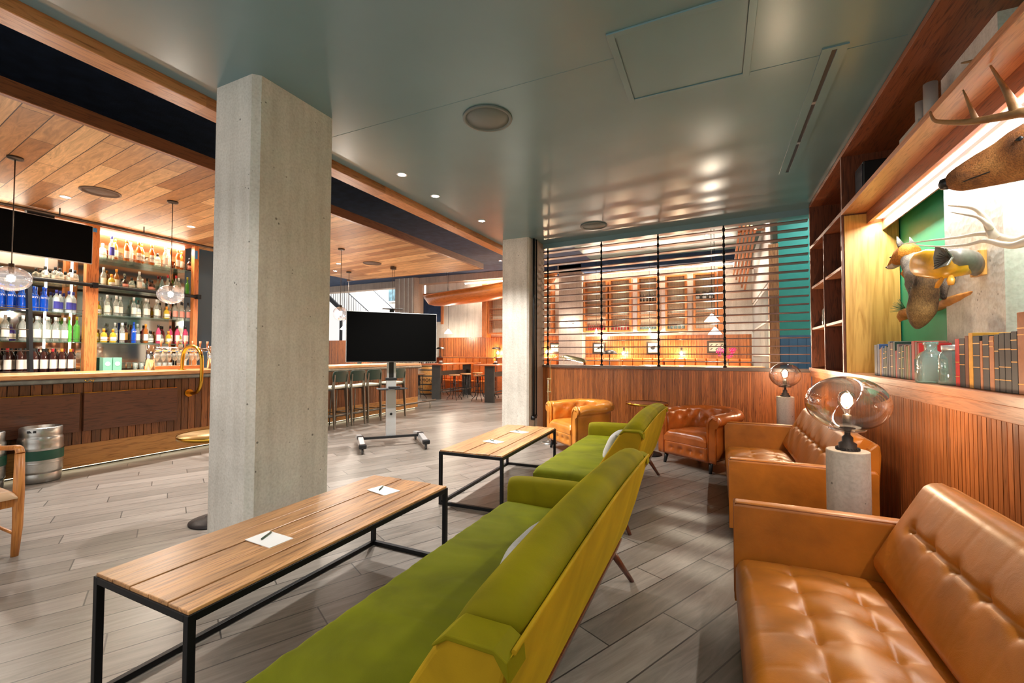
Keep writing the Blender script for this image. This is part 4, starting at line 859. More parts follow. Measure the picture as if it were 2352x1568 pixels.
coffee_table(-2.07, 4.27, .045, 'second plank coffee table in front of the far green sofa')
def pad_of_paper(x, y, rz, px, py, prz, a, b):
    t = tag(MB().box(-.06, .06, -.095, .095, 0, .003).build('note_sheet', 'paper'), a, 'note paper', 'note sheets on the coffee tables'); t.location = (x, y, .503); t.rotation_euler = (0, 0, rz)
    t = thing('pencil', b, 'pencil', (px, py, .5115), prz, 'short pencils on the note sheets')
    MB().tube([(-.045, 0, 0), (.035, 0, 0)], .0042, 6).build('shaft', 'pencil', t); MB().tube([(.035, 0, 0), (.05, 0, 0)], [.0042, .0006], 6).build('point', 'pencilw', t)
pad_of_paper(-1.962, 1.445, 1.52, -2.0, 1.46, 2.0, 'white note sheet on the near end of the nearest coffee table', 'green pencil on the white sheet nearest the camera')
pad_of_paper(-1.985, 2.27, 1.35, -2.02, 2.29, 2.0, 'white note sheet on the far end of the nearest coffee table', 'pencil on the sheet at the far end of the near table')
pad_of_paper(-2.07, 4.0, 1.3, -2.1, 4.02, 2.5, 'white note sheet in the middle of the second coffee table', 'pencil on the sheet in the middle of the second table')
pad_of_paper(-2.06, 4.62, 1.3, -2.1, 4.65, 2.5, 'white note sheet on the far end of the second coffee table', 'pencil on the farthest note sheet')
# ------------------------------------------------------------------ green velvet sofas
def green_sofa(cx, y0, y1, label, wrk):
    L_ = y1-y0; t = thing('velvet_sofa', label, 'sofa', (cx, (y0+y1)/2, 0), 0); h = L_/2
    def wr(u, v): return .006*noise.noise(Vector((u*3, v*14, wrk)))+.004*noise.noise(Vector((u*9+v*6, v*30, wrk)))
    mb = MB(); mb.pad((-.44, -h+.005, .325), (1, 0, 0), (0, 1, 0), (-.06, 0, 1), .66, L_-.13, .10, 24, 90, .045, .02, wr=wr)
    mb.build('seat_cushion', 'velvets', t)
    MB().box(-.445, -.41, -h+.008, h-.12, .15, .345).build('seat_apron', 'velvets', t, .01)
    MB().box(-.405, .22, -h+.02, -h+.05, .24, .322).box(-.405, -.35, -h+.02, -h+.05, .15, .24).build('side_rail', 'darkwood', t, .012)
    MB().box(-.36, .2, -h+.06, h-.1, .22, .325).build('underside_cloth', 'velvets', t)
    sec = [(.03, .38), (.08, .46), (.16, .58), (.235, .70), (.285, .775), (.32, .815), (.36, .84), (.405, .845), (.445, .83), (.466, .80), (.468, .775), (.435, .66), (.39, .50), (.335, .33), (.30, .26), (.25, .25), (.2, .27)]
    path = []; sc = []
    n = 40
    for i in range(n+1):
        s = i/n; y = -h+.075+(L_-.15)*s; e = min(s, 1-s)*2
        k = 1-.05*max(0, 1-e/.12)**2; path.append((0, y, 0)); sc.append((k, .045*math.sin(PI*s)**.8))
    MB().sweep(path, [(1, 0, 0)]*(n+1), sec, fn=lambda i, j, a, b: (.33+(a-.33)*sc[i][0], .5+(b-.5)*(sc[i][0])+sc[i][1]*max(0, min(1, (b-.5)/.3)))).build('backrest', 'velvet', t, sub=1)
    # rear cloth panel
    MB().rings([[(.472+.003*q_, y_, .785+.03*q_), (.441, y_, .66), (.396, y_, .50), (.340, y_, .33), (.305, y_, .265)] for y_, q_ in ((-h+.01, 0), (-h*.5, .7), (0, 1), (h*.5, .7), (h-.01, 0))], False, False, False).build('rear_panel', 'velvet_lit', t).modifiers.new('solid', 'SOLIDIFY').thickness = .006
    MB().tube(smooth([(.474, -h+.02, .79), (.477, -h*.5, .812), (.478, 0, .822), (.477, h*.5, .812), (.474, h-.02, .79)], 6), .006, 8).build('piping', 'velvet_lit', t)
    # upholstered end wings of the back
    for s_, y_ in ((-1, -h), (1, h)):
        sc2 = [(a-.0, b) for a, b in sec]
        pth = [(0, y_-s_*.0, 0), (0, y_-s_*.012, 0), (0, y_-s_*.07, 0), (0, y_-s_*.085, 0)]
        kk = [.95, .985, .985, .96]
        MB().sweep(pth, [(1, 0, 0)]*4, sc2, fn=lambda i, j, a, b: (.34+(a-.34)*kk[i], min(.54+(b-.54)*kk[i]-.012, .80))).build('end_wing', 'velvet_lit', t, .008)
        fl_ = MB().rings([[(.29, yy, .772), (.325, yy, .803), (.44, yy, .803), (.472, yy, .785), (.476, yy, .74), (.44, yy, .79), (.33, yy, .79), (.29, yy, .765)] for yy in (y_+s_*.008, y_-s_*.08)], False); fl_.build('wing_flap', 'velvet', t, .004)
    # single arm at the far end
    arm = MB(); pth = [(-.44, h-.06, 0), (-.425, h-.06, 0), (-.3, h-.06, 0), (.0, h-.06, 0), (.24, h-.06, 0)]
    sa = [(-.055, .27), (-.06, .45), (-.058, .545), (-.035, .575), (0, .582), (.035, .575), (.058, .545), (.06, .45), (.055, .27)]
    ks = [.86, .97, 1, 1, 1]; zz = [-.03, -.015, 0, .0, .01]
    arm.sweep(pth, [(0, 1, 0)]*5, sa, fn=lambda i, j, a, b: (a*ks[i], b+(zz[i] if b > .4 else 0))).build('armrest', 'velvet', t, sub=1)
    # walnut frame
    MB().box(-.40, .26, -h+.035, -h+.07, .20, .25).box(-.40, .26, h-.08, h-.045, .20, .25).box(-.36, .2, -.03, .03, .20, .25).box(-.40, -.36, -h+.07, h-.08, .19, .25).build('base_frame', 'darkwood', t, .006)
    MB().hexa([(.25, -h+.02, .18), (.285, -h+.02, .18), (.285, h-.02, .18), (.25, h-.02, .18), (.285, -h+.02, .262), (.318, -h+.02, .262), (.318, h-.02, .262), (.285, h-.02, .262)]).build('rear_rail', 'darkwood', t, .004)
    for sx, x0, x1 in ((1, .24, .37), (-1, -.36, -.42)):
        for sy in (-1, 1):
            ya, yb = sy*(h-.10), sy*(h-.0)
            MB().tube([(x0, ya, .235), (x1, yb, 0)], [.024, .014], 10).build('leg', 'darkwood', t)
    return t
green_sofa(-.855, .81, 2.80, 'green velvet sofa nearest the camera, seen from behind', 1.0)
green_sofa(-.99, 3.50, 5.36, 'green velvet sofa farther away, in line behind the nearest one', 5.0)
def cushion(loc, rot, w, h, d, label):
    mb = MB(); n = 14; rows = []
    for sgn in (1, -1):
        g = []
        for i in range(n+1):
            u = -1+2*i/n
            for j in range(n+1):
                v = -1+2*j/n; k = (1-u**4)*(1-v**4); pin = 1-.10*(1-abs(v))*abs(u)**3-.0
                g.append((u*w/2*(1-.06*(1-v*v)*abs(u)**2), v*h/2*(1-.06*(1-u*u)*abs(v)**2), sgn*(d/2*max(0, k)**.55)))
        mb.add(g, [(i*(n+1)+j, i*(n+1)+j+1, (i+1)*(n+1)+j+1, (i+1)*(n+1)+j) for i in range(n) for j in range(n)], True)
    o = mb.build('scatter_cushion', 'linen'); o.location = loc; o.rotation_euler = rot; return tag(o, label, 'cushion', 'linen cushions on the green sofas')
cushion((-.75, 1.72, .525), (0, math.radians(114), 0), .28, .40, .12, 'pale linen cushion leaning in the near green sofa')
cushion((-.90, 4.25, .53), (0, math.radians(114), 0), .28, .38, .12, 'pale linen cushion leaning in the far green sofa')
# ------------------------------------------------------------------ tan leather sofas
def leather_sofa(cy, label):
    Ln = 2.07; h = Ln/2; t = thing('leather_sofa', label, 'sofa', (.53, cy, 0), 0)
    MB().box(-.44, .42, -h+.01, h-.01, .10, .30).build('base', 'tan', t, .02)
    mb = MB(); bt = []; ys = []
    y = .115
    W_ = 1.0
    n = 9; sp = (Ln-.16)/(n+.6)
    for i in range(n): ys.append(.8*sp+i*sp)
    for y_ in ys:
        for u in (.235, .455): bt.append((u, y_))
    sm = [(.235, .0, .235, Ln-.16, .004), (.455, .0, .455, Ln-.16, .004)]+[(.02, y_, .63, y_, .002) for y_ in ys]
    mb.pad((-.45, -h+.08, .16), (1, 0, 0), (0, 1, 0), (0, 0, 1), .68, Ln-.16, .17, 60, 170, .055, .09, bt, .021, .055, sm)
    mb.build('seat_cushion', 'tan', t)
    mb = MB(); U = Vector((0, 1, 0)); V = Vector((.46, 0, .89)).normalized(); Nn = Vector((-.89, 0, .46)).normalized()
    sp2 = .195; k = int((Ln-.2)/sp2); off = (Ln-.16-(k-1)*sp2)/2
    bt = [(off+i*sp2, .27) for i in range(k)]
    sm = [(bt[0][0], .27, bt[-1][0], .27, .012)]+[(b[0], .02, b[0], .48, .0012) for b in bt]
    mb.pad((.21, -h+.08, .35), U, V, Nn, Ln-.16, .50, .12, 150, 40, .06, .022, bt, .019, .03, sm)
    mb.build('back_cushion', 'tan', t)
    MB().rings([[(.20, y_, .12), (.43, y_, .12), (.455, y_, .5), (.468, y_, .72), (.462, y_, .785), (.44, y_, .80), (.40, y_, .76)] for y_ in (-h+.02, h-.02)], False).build('back_frame', 'tan', t, .015)
    for s_ in (-1, 1):
        y0, y1 = (h-.085, h) if s_ > 0 else (-h, -h+.085)
        a = MB(); a.pad((-.455, y0, .10), (0, 1, 0), (1, 0, -.0), (0, 0, 1), .085, .90, .515, 8, 30, .02, .004)
        a.build('armrest', 'tan', t)
        MB().tube([(-.45, y0+.006, .609), (.40, y0+.006, .609)], .004, 6).tube([(-.45, y1-.006, .609), (.40, y1-.006, .609)], .004, 6).tube([(-.453, y0+.006, .11), (-.453, y0+.006, .609)], .004, 6).tube([(-.453, y1-.006, .11), (-.453, y1-.006, .609)], .004, 6).build('piping', 'piping', t)
    for sx in (-.40, .38):
        for sy in (-1, 1): MB().box(sx-.025, sx+.025, sy*(h-.07)-.025, sy*(h-.07)+.025, 0, .10).build('leg', 'darkwood', t, .003)
    return t
leather_sofa(1.685, 'tan tufted leather sofa nearest the camera at the lower right')
leather_sofa(4.745, 'tan tufted leather sofa farther along the wall beside the glass globe lamp')
# ------------------------------------------------------------------ chesterfield tub chairs
def tub_chair(loc, rz, m, label):
    t = thing('tub_armchair', label, 'armchair', (loc[0], loc[1], 0), rz)
    R = .36; F = .34
    # centre line of the arm/back: straight arm, half circle at back (+y), straight arm
    path = [(-R, -F+.0, 0)]+[(-R, -F+.34*i/6, 0) for i in range(1, 7)]
    path += [(R*math.cos(a), .0+R*math.sin(a)*.98, 0) for a in [PI-PI*i/26 for i in range(1, 26)]]
    path += [(R, -.0-.34*i/6, 0) for i in range(0, 7)]
    P = [Vector(p) for p in path]; nor = []
    for i in range(len(P)):
        d = (P[min(i+1, len(P)-1)]-P[max(i-1, 0)]).normalized(); nor.append(Vector((-d.y, d.x, 0)))
    # section: (outward, z); inner face then rolled top then outer face
    sec = [(-.055, .12), (-.06, .30), (-.062, .38), (-.07, .45), (-.072, .50), (-.07, .55), (-.064, .60), (-.05, .645), (-.025, .675), (.01, .69), (.05, .688), (.085, .67), (.108, .635), (.11, .60), (.095, .57), (.07, .56), (.055, .545), (.055, .4), (.055, .12)]
    n = len(P)
    def fn(i, j, a, b):
        if 3 <= j <= 8:   # tufting of the inner face
            s = i*.95; d = 0
            rows = {4: 0, 6: .5}
            for row, ph in ((.50, 0), (.59, .5)):
                dz = (b-row)/.035; ds = ((s+ph*4) % 4)-2
                d += .030*math.exp(-dz*dz-(ds*ds)/.8)
            a += d*1.9-.024
        if 8 <= j <= 12 and i % 5 == 2: a -= .009; b -= .009
        return a, b+.03*math.sin(PI*i/(n-1))
    MB().sweep(P, nor, sec, fn=fn).build('tufted_back_and_arms', m, t, sub=1)
    bt_ = MB()
    for row, ph in ((.50, 0), (.59, .5)):
        k = 0
        while True:
            i = ((2 if ph == 0 else 4)+4*k)/.95; k += 1
            if i > n-2: break
            q = int(i); fr_ = i-q; pp = P[q].lerp(P[q+1], fr_)+nor[q].lerp(nor[q+1], fr_)*(-.045)
            bt_.lathe([(.001, -.008), (.009, 0), (.001, .008)], (pp.x, pp.y, row+.03*math.sin(PI*i/(n-1))), 8)
    bt_.build('buttons', m, t)
    # scroll fronts
    for s_, x in ((-1, -R), (1, R)):
        q = [(x+s_*a*1.0, b) for a, b in sec]
        fr = MB()
        fr.rings([[(x+s_*(.02+(a-.02)*k), yy, .42+(b-.42)*k) for a, b in sec] for yy, k in ((-F+.0, 1.0), (-F-.02, .96), (-F-.026, .82))], True)
        fr.build('scroll_front', m, t)
        MB().tube([(x-s_*.035, -F-.026, .14), (x-s_*.04, -F-.03, .48), (x-s_*.03, -F-.03, .60), (x+s_*.02, -F-.03, .655), (x+s_*.075, -F-.03, .63)], .007, 8).build('piping', m, t)
    bt = [(.12+i*.14, .09) for i in range(4)]
    MB().pad((-.31, -F-.0, .13), (1, 0, 0), (0, 0, 1), (0, -1, 0), .62, .18, .04, 26, 14, .03, .012, bt, .022, .035).build('front_panel', m, t)
    MB().box(-.3, .3, -F, .28, .12, .30).build('base', m, t)
    MB().pad((-.305, -F-.045, .30), (1, 0, 0), (0, 1, 0), (0, 0, 1), .61, .64, .12, 22, 22, .06, .035, wr=lambda u, v: .004*noise.noise(Vector((u*14, v*14, rz)))).build('seat_cushion', m, t)
    for sx in (-1, 1):
        MB().tube([(sx*.32, -F+.03, .13), (sx*.33, -F+.0, 0)], [.028, .018], 8).build('leg', 'blackp', t); MB().tube([(sx*.26, .26, .13), (sx*.3, .32, 0)], [.028, .018], 8).build('leg', 'blackp', t)
    return t
tub_chair((-1.79, 6.27), math.radians(-42), 'tan2', 'golden tan chesterfield tub chair beside the brass floor lamp')
tub_chair((-.16, 6.14), math.radians(-34.5), 'tan3', 'shiny cognac chesterfield tub chair right of the round brass table')
# ------------------------------------------------------------------ round brass tables
def brass_table(loc, r, h, label, top='walnutx'):
    t = thing('round_table', label, 'side table', (loc[0], loc[1], 0))
    MB().lathe([(r-.004, h-.024), (r-.004, h-.004), (.001, h-.004)], n=48).build('table_top', top, t)
    MB().lathe([(r-.003, h-.028), (r, h-.028), (r, h-.001), (r-.004, h)], n=48, cap=False).build('brass_band', 'brass', t)
    MB().cyl((0, 0, .03), .03, h-.06, 16).build('column', 'iron', t)
    MB().lathe([(.20, 0), (.20, .012), (.15, .02), (.14, .03), (.09, .035), (.08, .05), (.03, .06)], n=36).build('base', 'iron', t)
brass_table((-.90, 6.42), .29, .72, 'round brass-edged side table between the two tub chairs')
brass_table((-3.80, 2.32), .29, .73, 'round brass table mostly hidden behind the big concrete column', 'brasst')
# ------------------------------------------------------------------ concrete globe lamps
def globe_lamp(loc, h, rc, rg, sq, label, power):
    t = thing('globe_table_lamp', label, 'lamp', loc)
    MB().lathe([(rc, 0), (rc, h-.004), (rc-.004, h)], n=36).build('concrete_pillar', 'concl', t)
    k = MB().lathe([(rc*.55, h), (rc*.55, h+.008), (rc*.42, h+.012), (rc*.42, h+.04), (rc*.26, h+.05), (rc*.26, h+.075), (rc*.14, h+.09), (rc*.14, h+.125)], n=28)
    for i in range(22): k.box(rc*.52*math.cos(i*PI/11)-.004, rc*.52*math.cos(i*PI/11)+.004, rc*.52*math.sin(i*PI/11)-.004, rc*.52*math.sin(i*PI/11)+.004, h, h+.016)
    k.build('metal_fitting', 'iron', t)
    zc = h+.12+rg*sq*.96
    MB().lathe([(.001, zc-rg*sq*1.0), (rg*.42, zc-rg*sq*.99), (rg*.44, zc-rg*sq*.93)], n=28).build('glass_dish', 'glass', t)
    pr = [(max(.001, rg*math.sin(a)), zc-rg*sq*math.cos(a)) for a in [.12+(PI-.12)*i/26 for i in range(27)]]
    MB().lathe(pr, n=48, cap=False).build('glass_globe', 'glass', t)
    MB().cyl((0, 0, h+.12), .022, zc-rg*sq*.42-h-.12, 16).build('lamp_holder', 'bronze', t)
    b0 = zc-rg*sq*.45
    MB().lathe([(.016, b0), (.018, b0+.02), (.045, b0+.07), (.048, b0+.1), (.035, b0+.135), (.001, b0+.15)], n=20).build('bulb', 'glass', t)
    MB().lathe([(.001, b0+.055), (.012, b0+.07), (.014, b0+.09), (.001, b0+.11)], n=10).build('filament', 'bulb', t)
    lamp('lamp_glow', 'POINT', (0, 0, b0+.085), power, (1, .76, .5), .035, parent=t)
globe_lamp((.70, 3.22, 0), .835, .107, .212, .76, 'large clear glass globe lamp on concrete pillar between the leather sofas', 14)
globe_lamp((.78, 6.50, 0), .87, .098, .175, .9, 'smaller clear globe lamp on concrete pillar in the far corner', 24)
# ------------------------------------------------------------------ brass reading lamp
t = thing('floor_lamp', 'thin brass pharmacy floor lamp behind the golden tub chair', 'floor lamp', (-2.40, 6.52, 0))
MB().lathe([(.13, 0), (.13, .012), (.1, .022), (.03, .03), (.02, .045)], n=32).build('base', 'steel', t)
M['satin'] = plain('satin_brass', rgb(206, 186, 140), .3, .9)
MB().tube([(-.012, 0, .04), (-.012, 0, 1.02)], .007, 8).tube([(.022, 0, .78), (.022, 0, 1.24)]+[(.022+.10*(1-math.cos(a)), 0, 1.24+.11*math.sin(a)) for a in (.3, .7, 1.1, 1.57)]+[(.20, 0, 1.352)], .006, 8).build('pole', 'satin', t)
MB().box(-.03, .04, -.01, .01, .80, .815).box(-.03, .04, -.01, .01, 1.0, 1.015).build('clamp', 'satin', t)
MB().tube([(.19, 0, 1.352), (.27, 0, 1.352)], .012, 10).tube([(.25, 0, 1.35), (.25, 0, 1.25)], .0025, 6).build('joint', 'satin', t)
MB().rings([[(x, .075*math.sin(a)*k, 1.335+.055*math.cos(a)*k+dz) for a in [-1.6+i*3.2/10 for i in range(11)]] for x, k, dz in ((.25, .85, .0), (.28, 1, 0), (.56, 1, -.06), (.6, .7, -.07))], True, False, False).build('shade', 'satin', t).modifiers.new('s', 'SOLIDIFY').thickness = .003
MB().tube([(.30, 0, 1.335), (.55, 0, 1.28)], .016, 8).build('tube_bulb', 'bulb', t)
# ------------------------------------------------------------------ television on a rolling stand
t = thing('television_stand', 'silver wheeled television stand in the middle of the floor', 'tv stand', (-4.47, 5.27, 0), math.radians(48))
for s_ in (-1, 1):
    x = s_*.44
    a = MB().rings([[(x-.05, y_, z0), (x+.05, y_, z0), (x+.035, y_, z1), (x-.035, y_, z1)] for y_, z0, z1 in ((-.40, .085, .14), (0, .11, .18), (.40, .085, .14))], False); a.build('leg', 'alu', t, .008)
    MB().box(x-.052, x+.052, -.47, -.39, .08, .142).build('end_cap', 'blackp', t, .015); MB().box(x-.035, x+.035, .39, .45, .08, .125).build('end_cap', 'blackp', t, .015)
    MB().box(x-.046, x+.046, -.05, .05, .11, .18).build('joint', 'blackp', t, .01)
    for sy in (-1, 1):
        o = MB().box(x-.022, x-.016, sy*.40-.015, sy*.40+.02, .03, .085).box(x+.016, x+.022, sy*.40-.015, sy*.40+.02, .03, .085).box(x-.022, x+.022, sy*.40-.02, sy*.40+.02, .075, .086).build('caster', 'steel', t)
        MB().tube([(x-.013, sy*.40, .036), (x+.013, sy*.40, .036)], .036, 18).build('wheel', plain('grey_rubber', rgb(96, 96, 98), .6) if 'rub' not in M else M['rub'], o)
        M['rub'] = bpy.data.materials['grey_rubber']
MB().box(-.40, .40, -.022, .022, .125, .16).build('crossbar', 'blackp', t, .004)
MB().box(-.075, .075, .03, .09, .13, 1.02).build('column', 'alu', t, .012)
MB().tube([(0, .028, .48), (0, .031, .48)], .02, 16).build('port', 'blackp', t)
MB().box(-.082, .082, .022, .098, .99, 1.03).build('collar', 'blackp', t, .005)
MB().box(-.065, -.035, .04, .085, 1.03, 2.0).box(.035, .065, .04, .085, 1.03, 2.0).build('inner_rails', 'alu', t)
MB().box(-.034, .034, .05, .08, 1.03, 2.08).build('inner_column', 'blackp', t)
MB().box(-.22, .22, -.16, .10, .865, .875).box(-.16, -.05, -.02, .03, .845, .865).box(.05, .16, -.02, .03, .845, .865).build('shelf', 'blackp', t, .004)
MB().box(-.15, .15, -.06, .08, 2.07, 2.08).build('camera_shelf', 'blackp', t, .004)
t2 = thing('remote_unit', 'black handset lying on the small shelf of the television stand', 'remote control', (-4.40, 5.24, .876), math.radians(48)); MB().box(-.08, .09, -.03, .03, 0, .028).build('handset', 'blackp', t2, .006)
t2 = thing('flat_television', 'large flat black television on the rolling stand', 'television', (-4.41, 5.22, 1.27), math.radians(50))
MB().box(-.665, .665, -.015, .025, 0, .745).build('casing', 'alu', t2, .004); MB().box(-.657, .657, -.0185, -.015, .008, .737).build('screen', 'screen', t2)
MB().box(-.2, .2, .025, .07, .2, .55).build('wall_plate', 'blackp', t2)
# ------------------------------------------------------------------ kegs and the wooden chair at the left edge
def keg(x, y, label):
    t = thing('beer_keg', label, 'keg', (x, y, 0)); r = .178
    MB().lathe([(r-.02, 0), (r-.012, .01), (r-.008, .085), (r-.012, .095), (r-.012, .10), (r-.002, .112), (r, .125), (r, .20), (r, .204), (r+.003, .21), (r, .216), (r, .22), (r, .30), (r, .36), (r+.003, .37), (r, .38), (r, .43), (r, .465), (r-.004, .478), (r-.012, .49), (r-.012, .498), (r-.012, .505), (r-.01, .58), (r-.02, .59), (r-.024, .50), (.001, .50)], n=36).build('barrel', 'steel', t)
    MB().lathe([(r+.0045, .245), (r+.0045, .345)], n=36, cap=False).build('painted_band', 'kegband', t)
    for a in (-.75, 2.4):
        MB().rings([[((r-.008)*math.cos(a+d), (r-.008)*math.sin(a+d), z) for d in (-.22, -.2, .2, .22)] for z in (.54, .565)], False, False, False).build('handle_slot', 'blackp', t)
keg(-6.72, 2.20, 'steel beer keg with green band, whole one by the bar front'); keg(-6.72, 1.76, 'steel beer keg cut off by the left edge of the photo')
t = thing('teak_armchair', 'teak armchair with pale seat cut off by the left edge', 'chair', (-4.70, .99, 0), math.radians(0))
LX, LY = .31, .345
for sx, sy in ((1, 1), (1, -1), (-1, 1), (-1, -1)):
    hh = .70 if sx > 0 else .66
    MB().tube([(sx*LX, sy*(LY-.01), 0), (sx*LX, sy*LY, .2), (sx*LX, sy*LY, .45), (sx*LX, sy*LY, hh)], [.02, .027, .030, .025], 12).build('leg', 'teak', t)
for sy in (1, -1):
    MB().tube(smooth([(LX+.005, sy*LY, .70), (LX-.03, sy*LY, .735), (.1, sy*(LY+.01), .715), (-.2, sy*(LY+.005), .69), (-.38, sy*(LY-.03), .71)], 5), [.026]*2+[.024]*17+[.018]*2, 12, flat=.75).build('armrest', 'teak', t)
MB().box(-LX, LX, LY-.035, LY-.005, .34, .40).box(-LX, LX, -LY+.005, -LY+.035, .34, .40).box(LX-.015, LX+.01, -LY, LY, .34, .40).tube([(-LX, LY-.01, .15), (LX, LY-.01, .15)], .011, 8).tube([(-LX, -LY+.01, .15), (LX, -LY+.01, .15)], .011, 8).build('seat_frame', 'teak', t, .006)
MB().pad((-.33, -.33, .40), (1, 0, 0), (0, 1, 0), (0, 0, 1), .68, .66, .05, 12, 12, .04, .02).build('seat_pad', plain('pale_leather', rgb(206, 170, 134), .45), t)
MB().tube([(-.36, LY-.04, .4), (-.44, LY-.05, .95)], .02, 8).tube([(-.36, -LY+.04, .4), (-.44, -LY+.05, .95)], .02, 8).box(-.46, -.42, -.3, .3, .62, .95).build('backrest', 'teak', t, .008)
# ------------------------------------------------------------------ the far dining area
FY = 14.5
struct('wall_back', MB().box(-10.6, 3.1, FY, FY+.1, 0, 4.4), 'conc2')
struct('wall_left', MB().box(-17, -10.2, 17.2, 17.3, 0, 5.7), 'conc2')
M['wallblue'] = plain('cool_white_plaster', rgb(206, 212, 222), .8, var=.04)
struct('trim_8', MB().box(-17, -11.7, FY-.1, FY+.25, 4.13, 4.4).box(-10.7, -3.9, FY-.35, FY, 4.15, 4.4), 'concpink')
w = MB(); x = -9.93
while x < -4.9: w.box(x+.004, x+.07, FY-.035, FY-.02, 0, 2.0); x += .075
w.box(-9.93, -4.86, FY-.02, FY, 0, 2.02); struct('trim_9', w, 'wains_x')
w = MB(); x = -4.0
while x < .86: w.box(x+.004, x+.07, FY-.035, FY-.02, 0, 1.97); x += .075
w.box(-4.0, .92, FY-.02, FY, 0, 1.99); struct('trim_10', w, 'wains_x')
w = MB(); x = -16.9
while x < -11.9: w.box(x+.004, x+.07, FY-.035, FY-.02, 0, 1.95); x += .075
w.box(-17, -11.8, FY-.02, FY+.05, 0, 1.97); struct('trim_11', w, 'wains_x')
column(-4.85, -4.02, 14.15, 14.5, 4.4, .02, 'pale concrete column on the far wall, seen through the louvres', 'concpink')
column(-11.75, -10.68, 14.0, 14.5, 4.4, .12, 'fluted concrete pillar behind the television, left of the canoe', 'concpink')
g_ = MB()
for x in (-11.55, -11.3, -11.1, -10.9): g_.box(x, x+.05, 13.985, 14.0, 0, 4.4)
struct('trim_14', g_, 'conc')
struct('trim_12', MB().box(-4.0, .5, 13.9, 14.5, 4.1, 4.4).box(-5.6, -4.9, 13.9, 14.5, 4.1, 4.4), 'navy')
struct('wall_right', MB().box(1.05, 3.1, 9.42, 9.5, 0, 4.4), 'tealwall')
w = MB(); x = 1.06
while x < 3: w.box(x+.006, x+.13, 9.405, 9.42, 0, 1.74); x += .136
w.box(1.05, 3.1, 9.412, 9.42, 0, 1.75); struct('trim_13', w, 'blueboard')
struct('wall_right', MB().box(3.0, 3.1, 7.3, 18, 0, 4.4), 'conc2')
t = thing('timber_post', 'rough reclaimed timber post beside the turquoise wall', 'post', (.97, 9.45, 0)); MB().box(-.08, .08, -.1, .1, 0, 3.45).build('post', wood('rough_post', rgb(90, 56, 36), rgb(176, 122, 78), 2, boards=(2, .5, .4)), t, .008)
# gate of bars
t = thing('barred_gate', 'tall grey gate of vertical metal bars behind the timber post', 'gate', (.96, 12.0, 0))
for i in range(36): MB().box(-.012, .012, -2.4+i*.135-.01, -2.4+i*.135+.01, .1, 2.75).build('bar', 'duct', t)
MB().box(-.02, .02, -2.42, 2.42, 2.75, 2.81).box(-.02, .02, -2.42, 2.42, .06, .1).box(-.025, .02, -2.42, 2.42, 1.36, 1.40).box(-.025, .02, -2.42, 2.42, 2.05, 2.09).build('cross_rails', 'duct', t)
MB().box(-.02, .02, -2.45, 2.45, 2.85, 4.2).build('upper_panel', 'duct', t)
t = thing('slatted_awning', 'sloping wooden slats above the barred gate', 'awning', (.7, 12.2, 3.2))
for yy in (-1.5, 0, 1.5): MB().box(-.26, .24, yy-.02, yy+.02, .70-.1*yy, .74-.1*yy).build('bracket', 'oaky', t)
for i in range(5): MB().hexa([(-.25+.07*i, -1.9, .9-.03*i), (-.21+.07*i, -1.9, .9-.03*i), (-.21+.07*i, 2.2, .5-.12*i), (-.25+.07*i, 2.2, .5-.12*i), (-.25+.07*i, -1.9, .98-.03*i), (-.21+.07*i, -1.9, .98-.03*i), (-.21+.07*i, 2.2, .58-.12*i), (-.25+.07*i, 2.2, .58-.12*i)]).build('slat', 'oaky', t)
# wire-fronted cabinets
def cabinet(x0, x1, items, label):
    t = thing('wire_front_cabinet', label, 'cabinet', ((x0+x1)/2, FY, 2.12), 0, 'wire-fronted oak cabinets on the far wall'); a = (x1-x0)/2; H = 1.7
    MB().box(-a, a, -.03, -.02, 0, H).build('back', 'cabback', t)
    MB().box(-a, -a+.06, -.32, 0, 0, H).box(a-.06, a, -.32, 0, 0, H).box(-a+.06, a-.06, -.32, 0, 0, .05).box(-a+.06, a-.06, -.32, 0, H-.05, H).box(-a, a, -.33, -.30, 1.28, 1.34).build('frame', 'oakv', t)
    for z in (.5, .9): MB().box(-a+.06, a-.06, -.3, -.03, z, z+.03).build('shelf', 'oaky', t)
    m = MB(); k = int((2*a-.12)/.07)
    for i in range(1, k): x = -a+.06+i*(2*a-.12)/k; m.box(x-.002, x+.002, -.322, -.318, .05, H-.05)
    for i in range(1, 24): m.box(-a+.06, a-.06, -.322, -.318, i*.07, i*.07+.004)
    m.build('wire_mesh', 'mesh', t)
    return t
cabs = [(-4.0, -3.2), (-3.15, -2.45), (-2.25, -1.62), (-1.42, -.80), (-.62, .02)]
CL = ['leftmost wire-fronted oak cabinet, beside the far concrete column', 'second wire-fronted oak cabinet from the left on the far wall', 'middle wire-fronted oak cabinet on the far wall', 'fourth wire-fronted oak cabinet from the left on the far wall', 'rightmost wire-fronted oak cabinet holding white boxes']
for (a, b), lb in zip(cabs, CL): cabinet(a, b, None, lb)
cabinet(-7.6, -6.6, None, 'wire-fronted oak cabinet just left of the second concrete column'); cabinet(-5.9, -5.1, None, 'wire-fronted oak cabinet at the left end of the screen')
t = thing('oak_pilaster', 'flat oak pilaster at the right end of the far cabinets', 'pilaster', (.12, FY, 2.0)); MB().box(-.07, .07, -.36, 0, 0, 1.95).build('board', 'oakv', t)
t = thing('oak_pilaster', 'flat oak pilaster left of the cabinet beyond the canoe', 'pilaster', (-7.72, FY, 2.0)); MB().box(-.1, .1, -.36, 0, 0, 1.95).build('board', 'oakv', t)
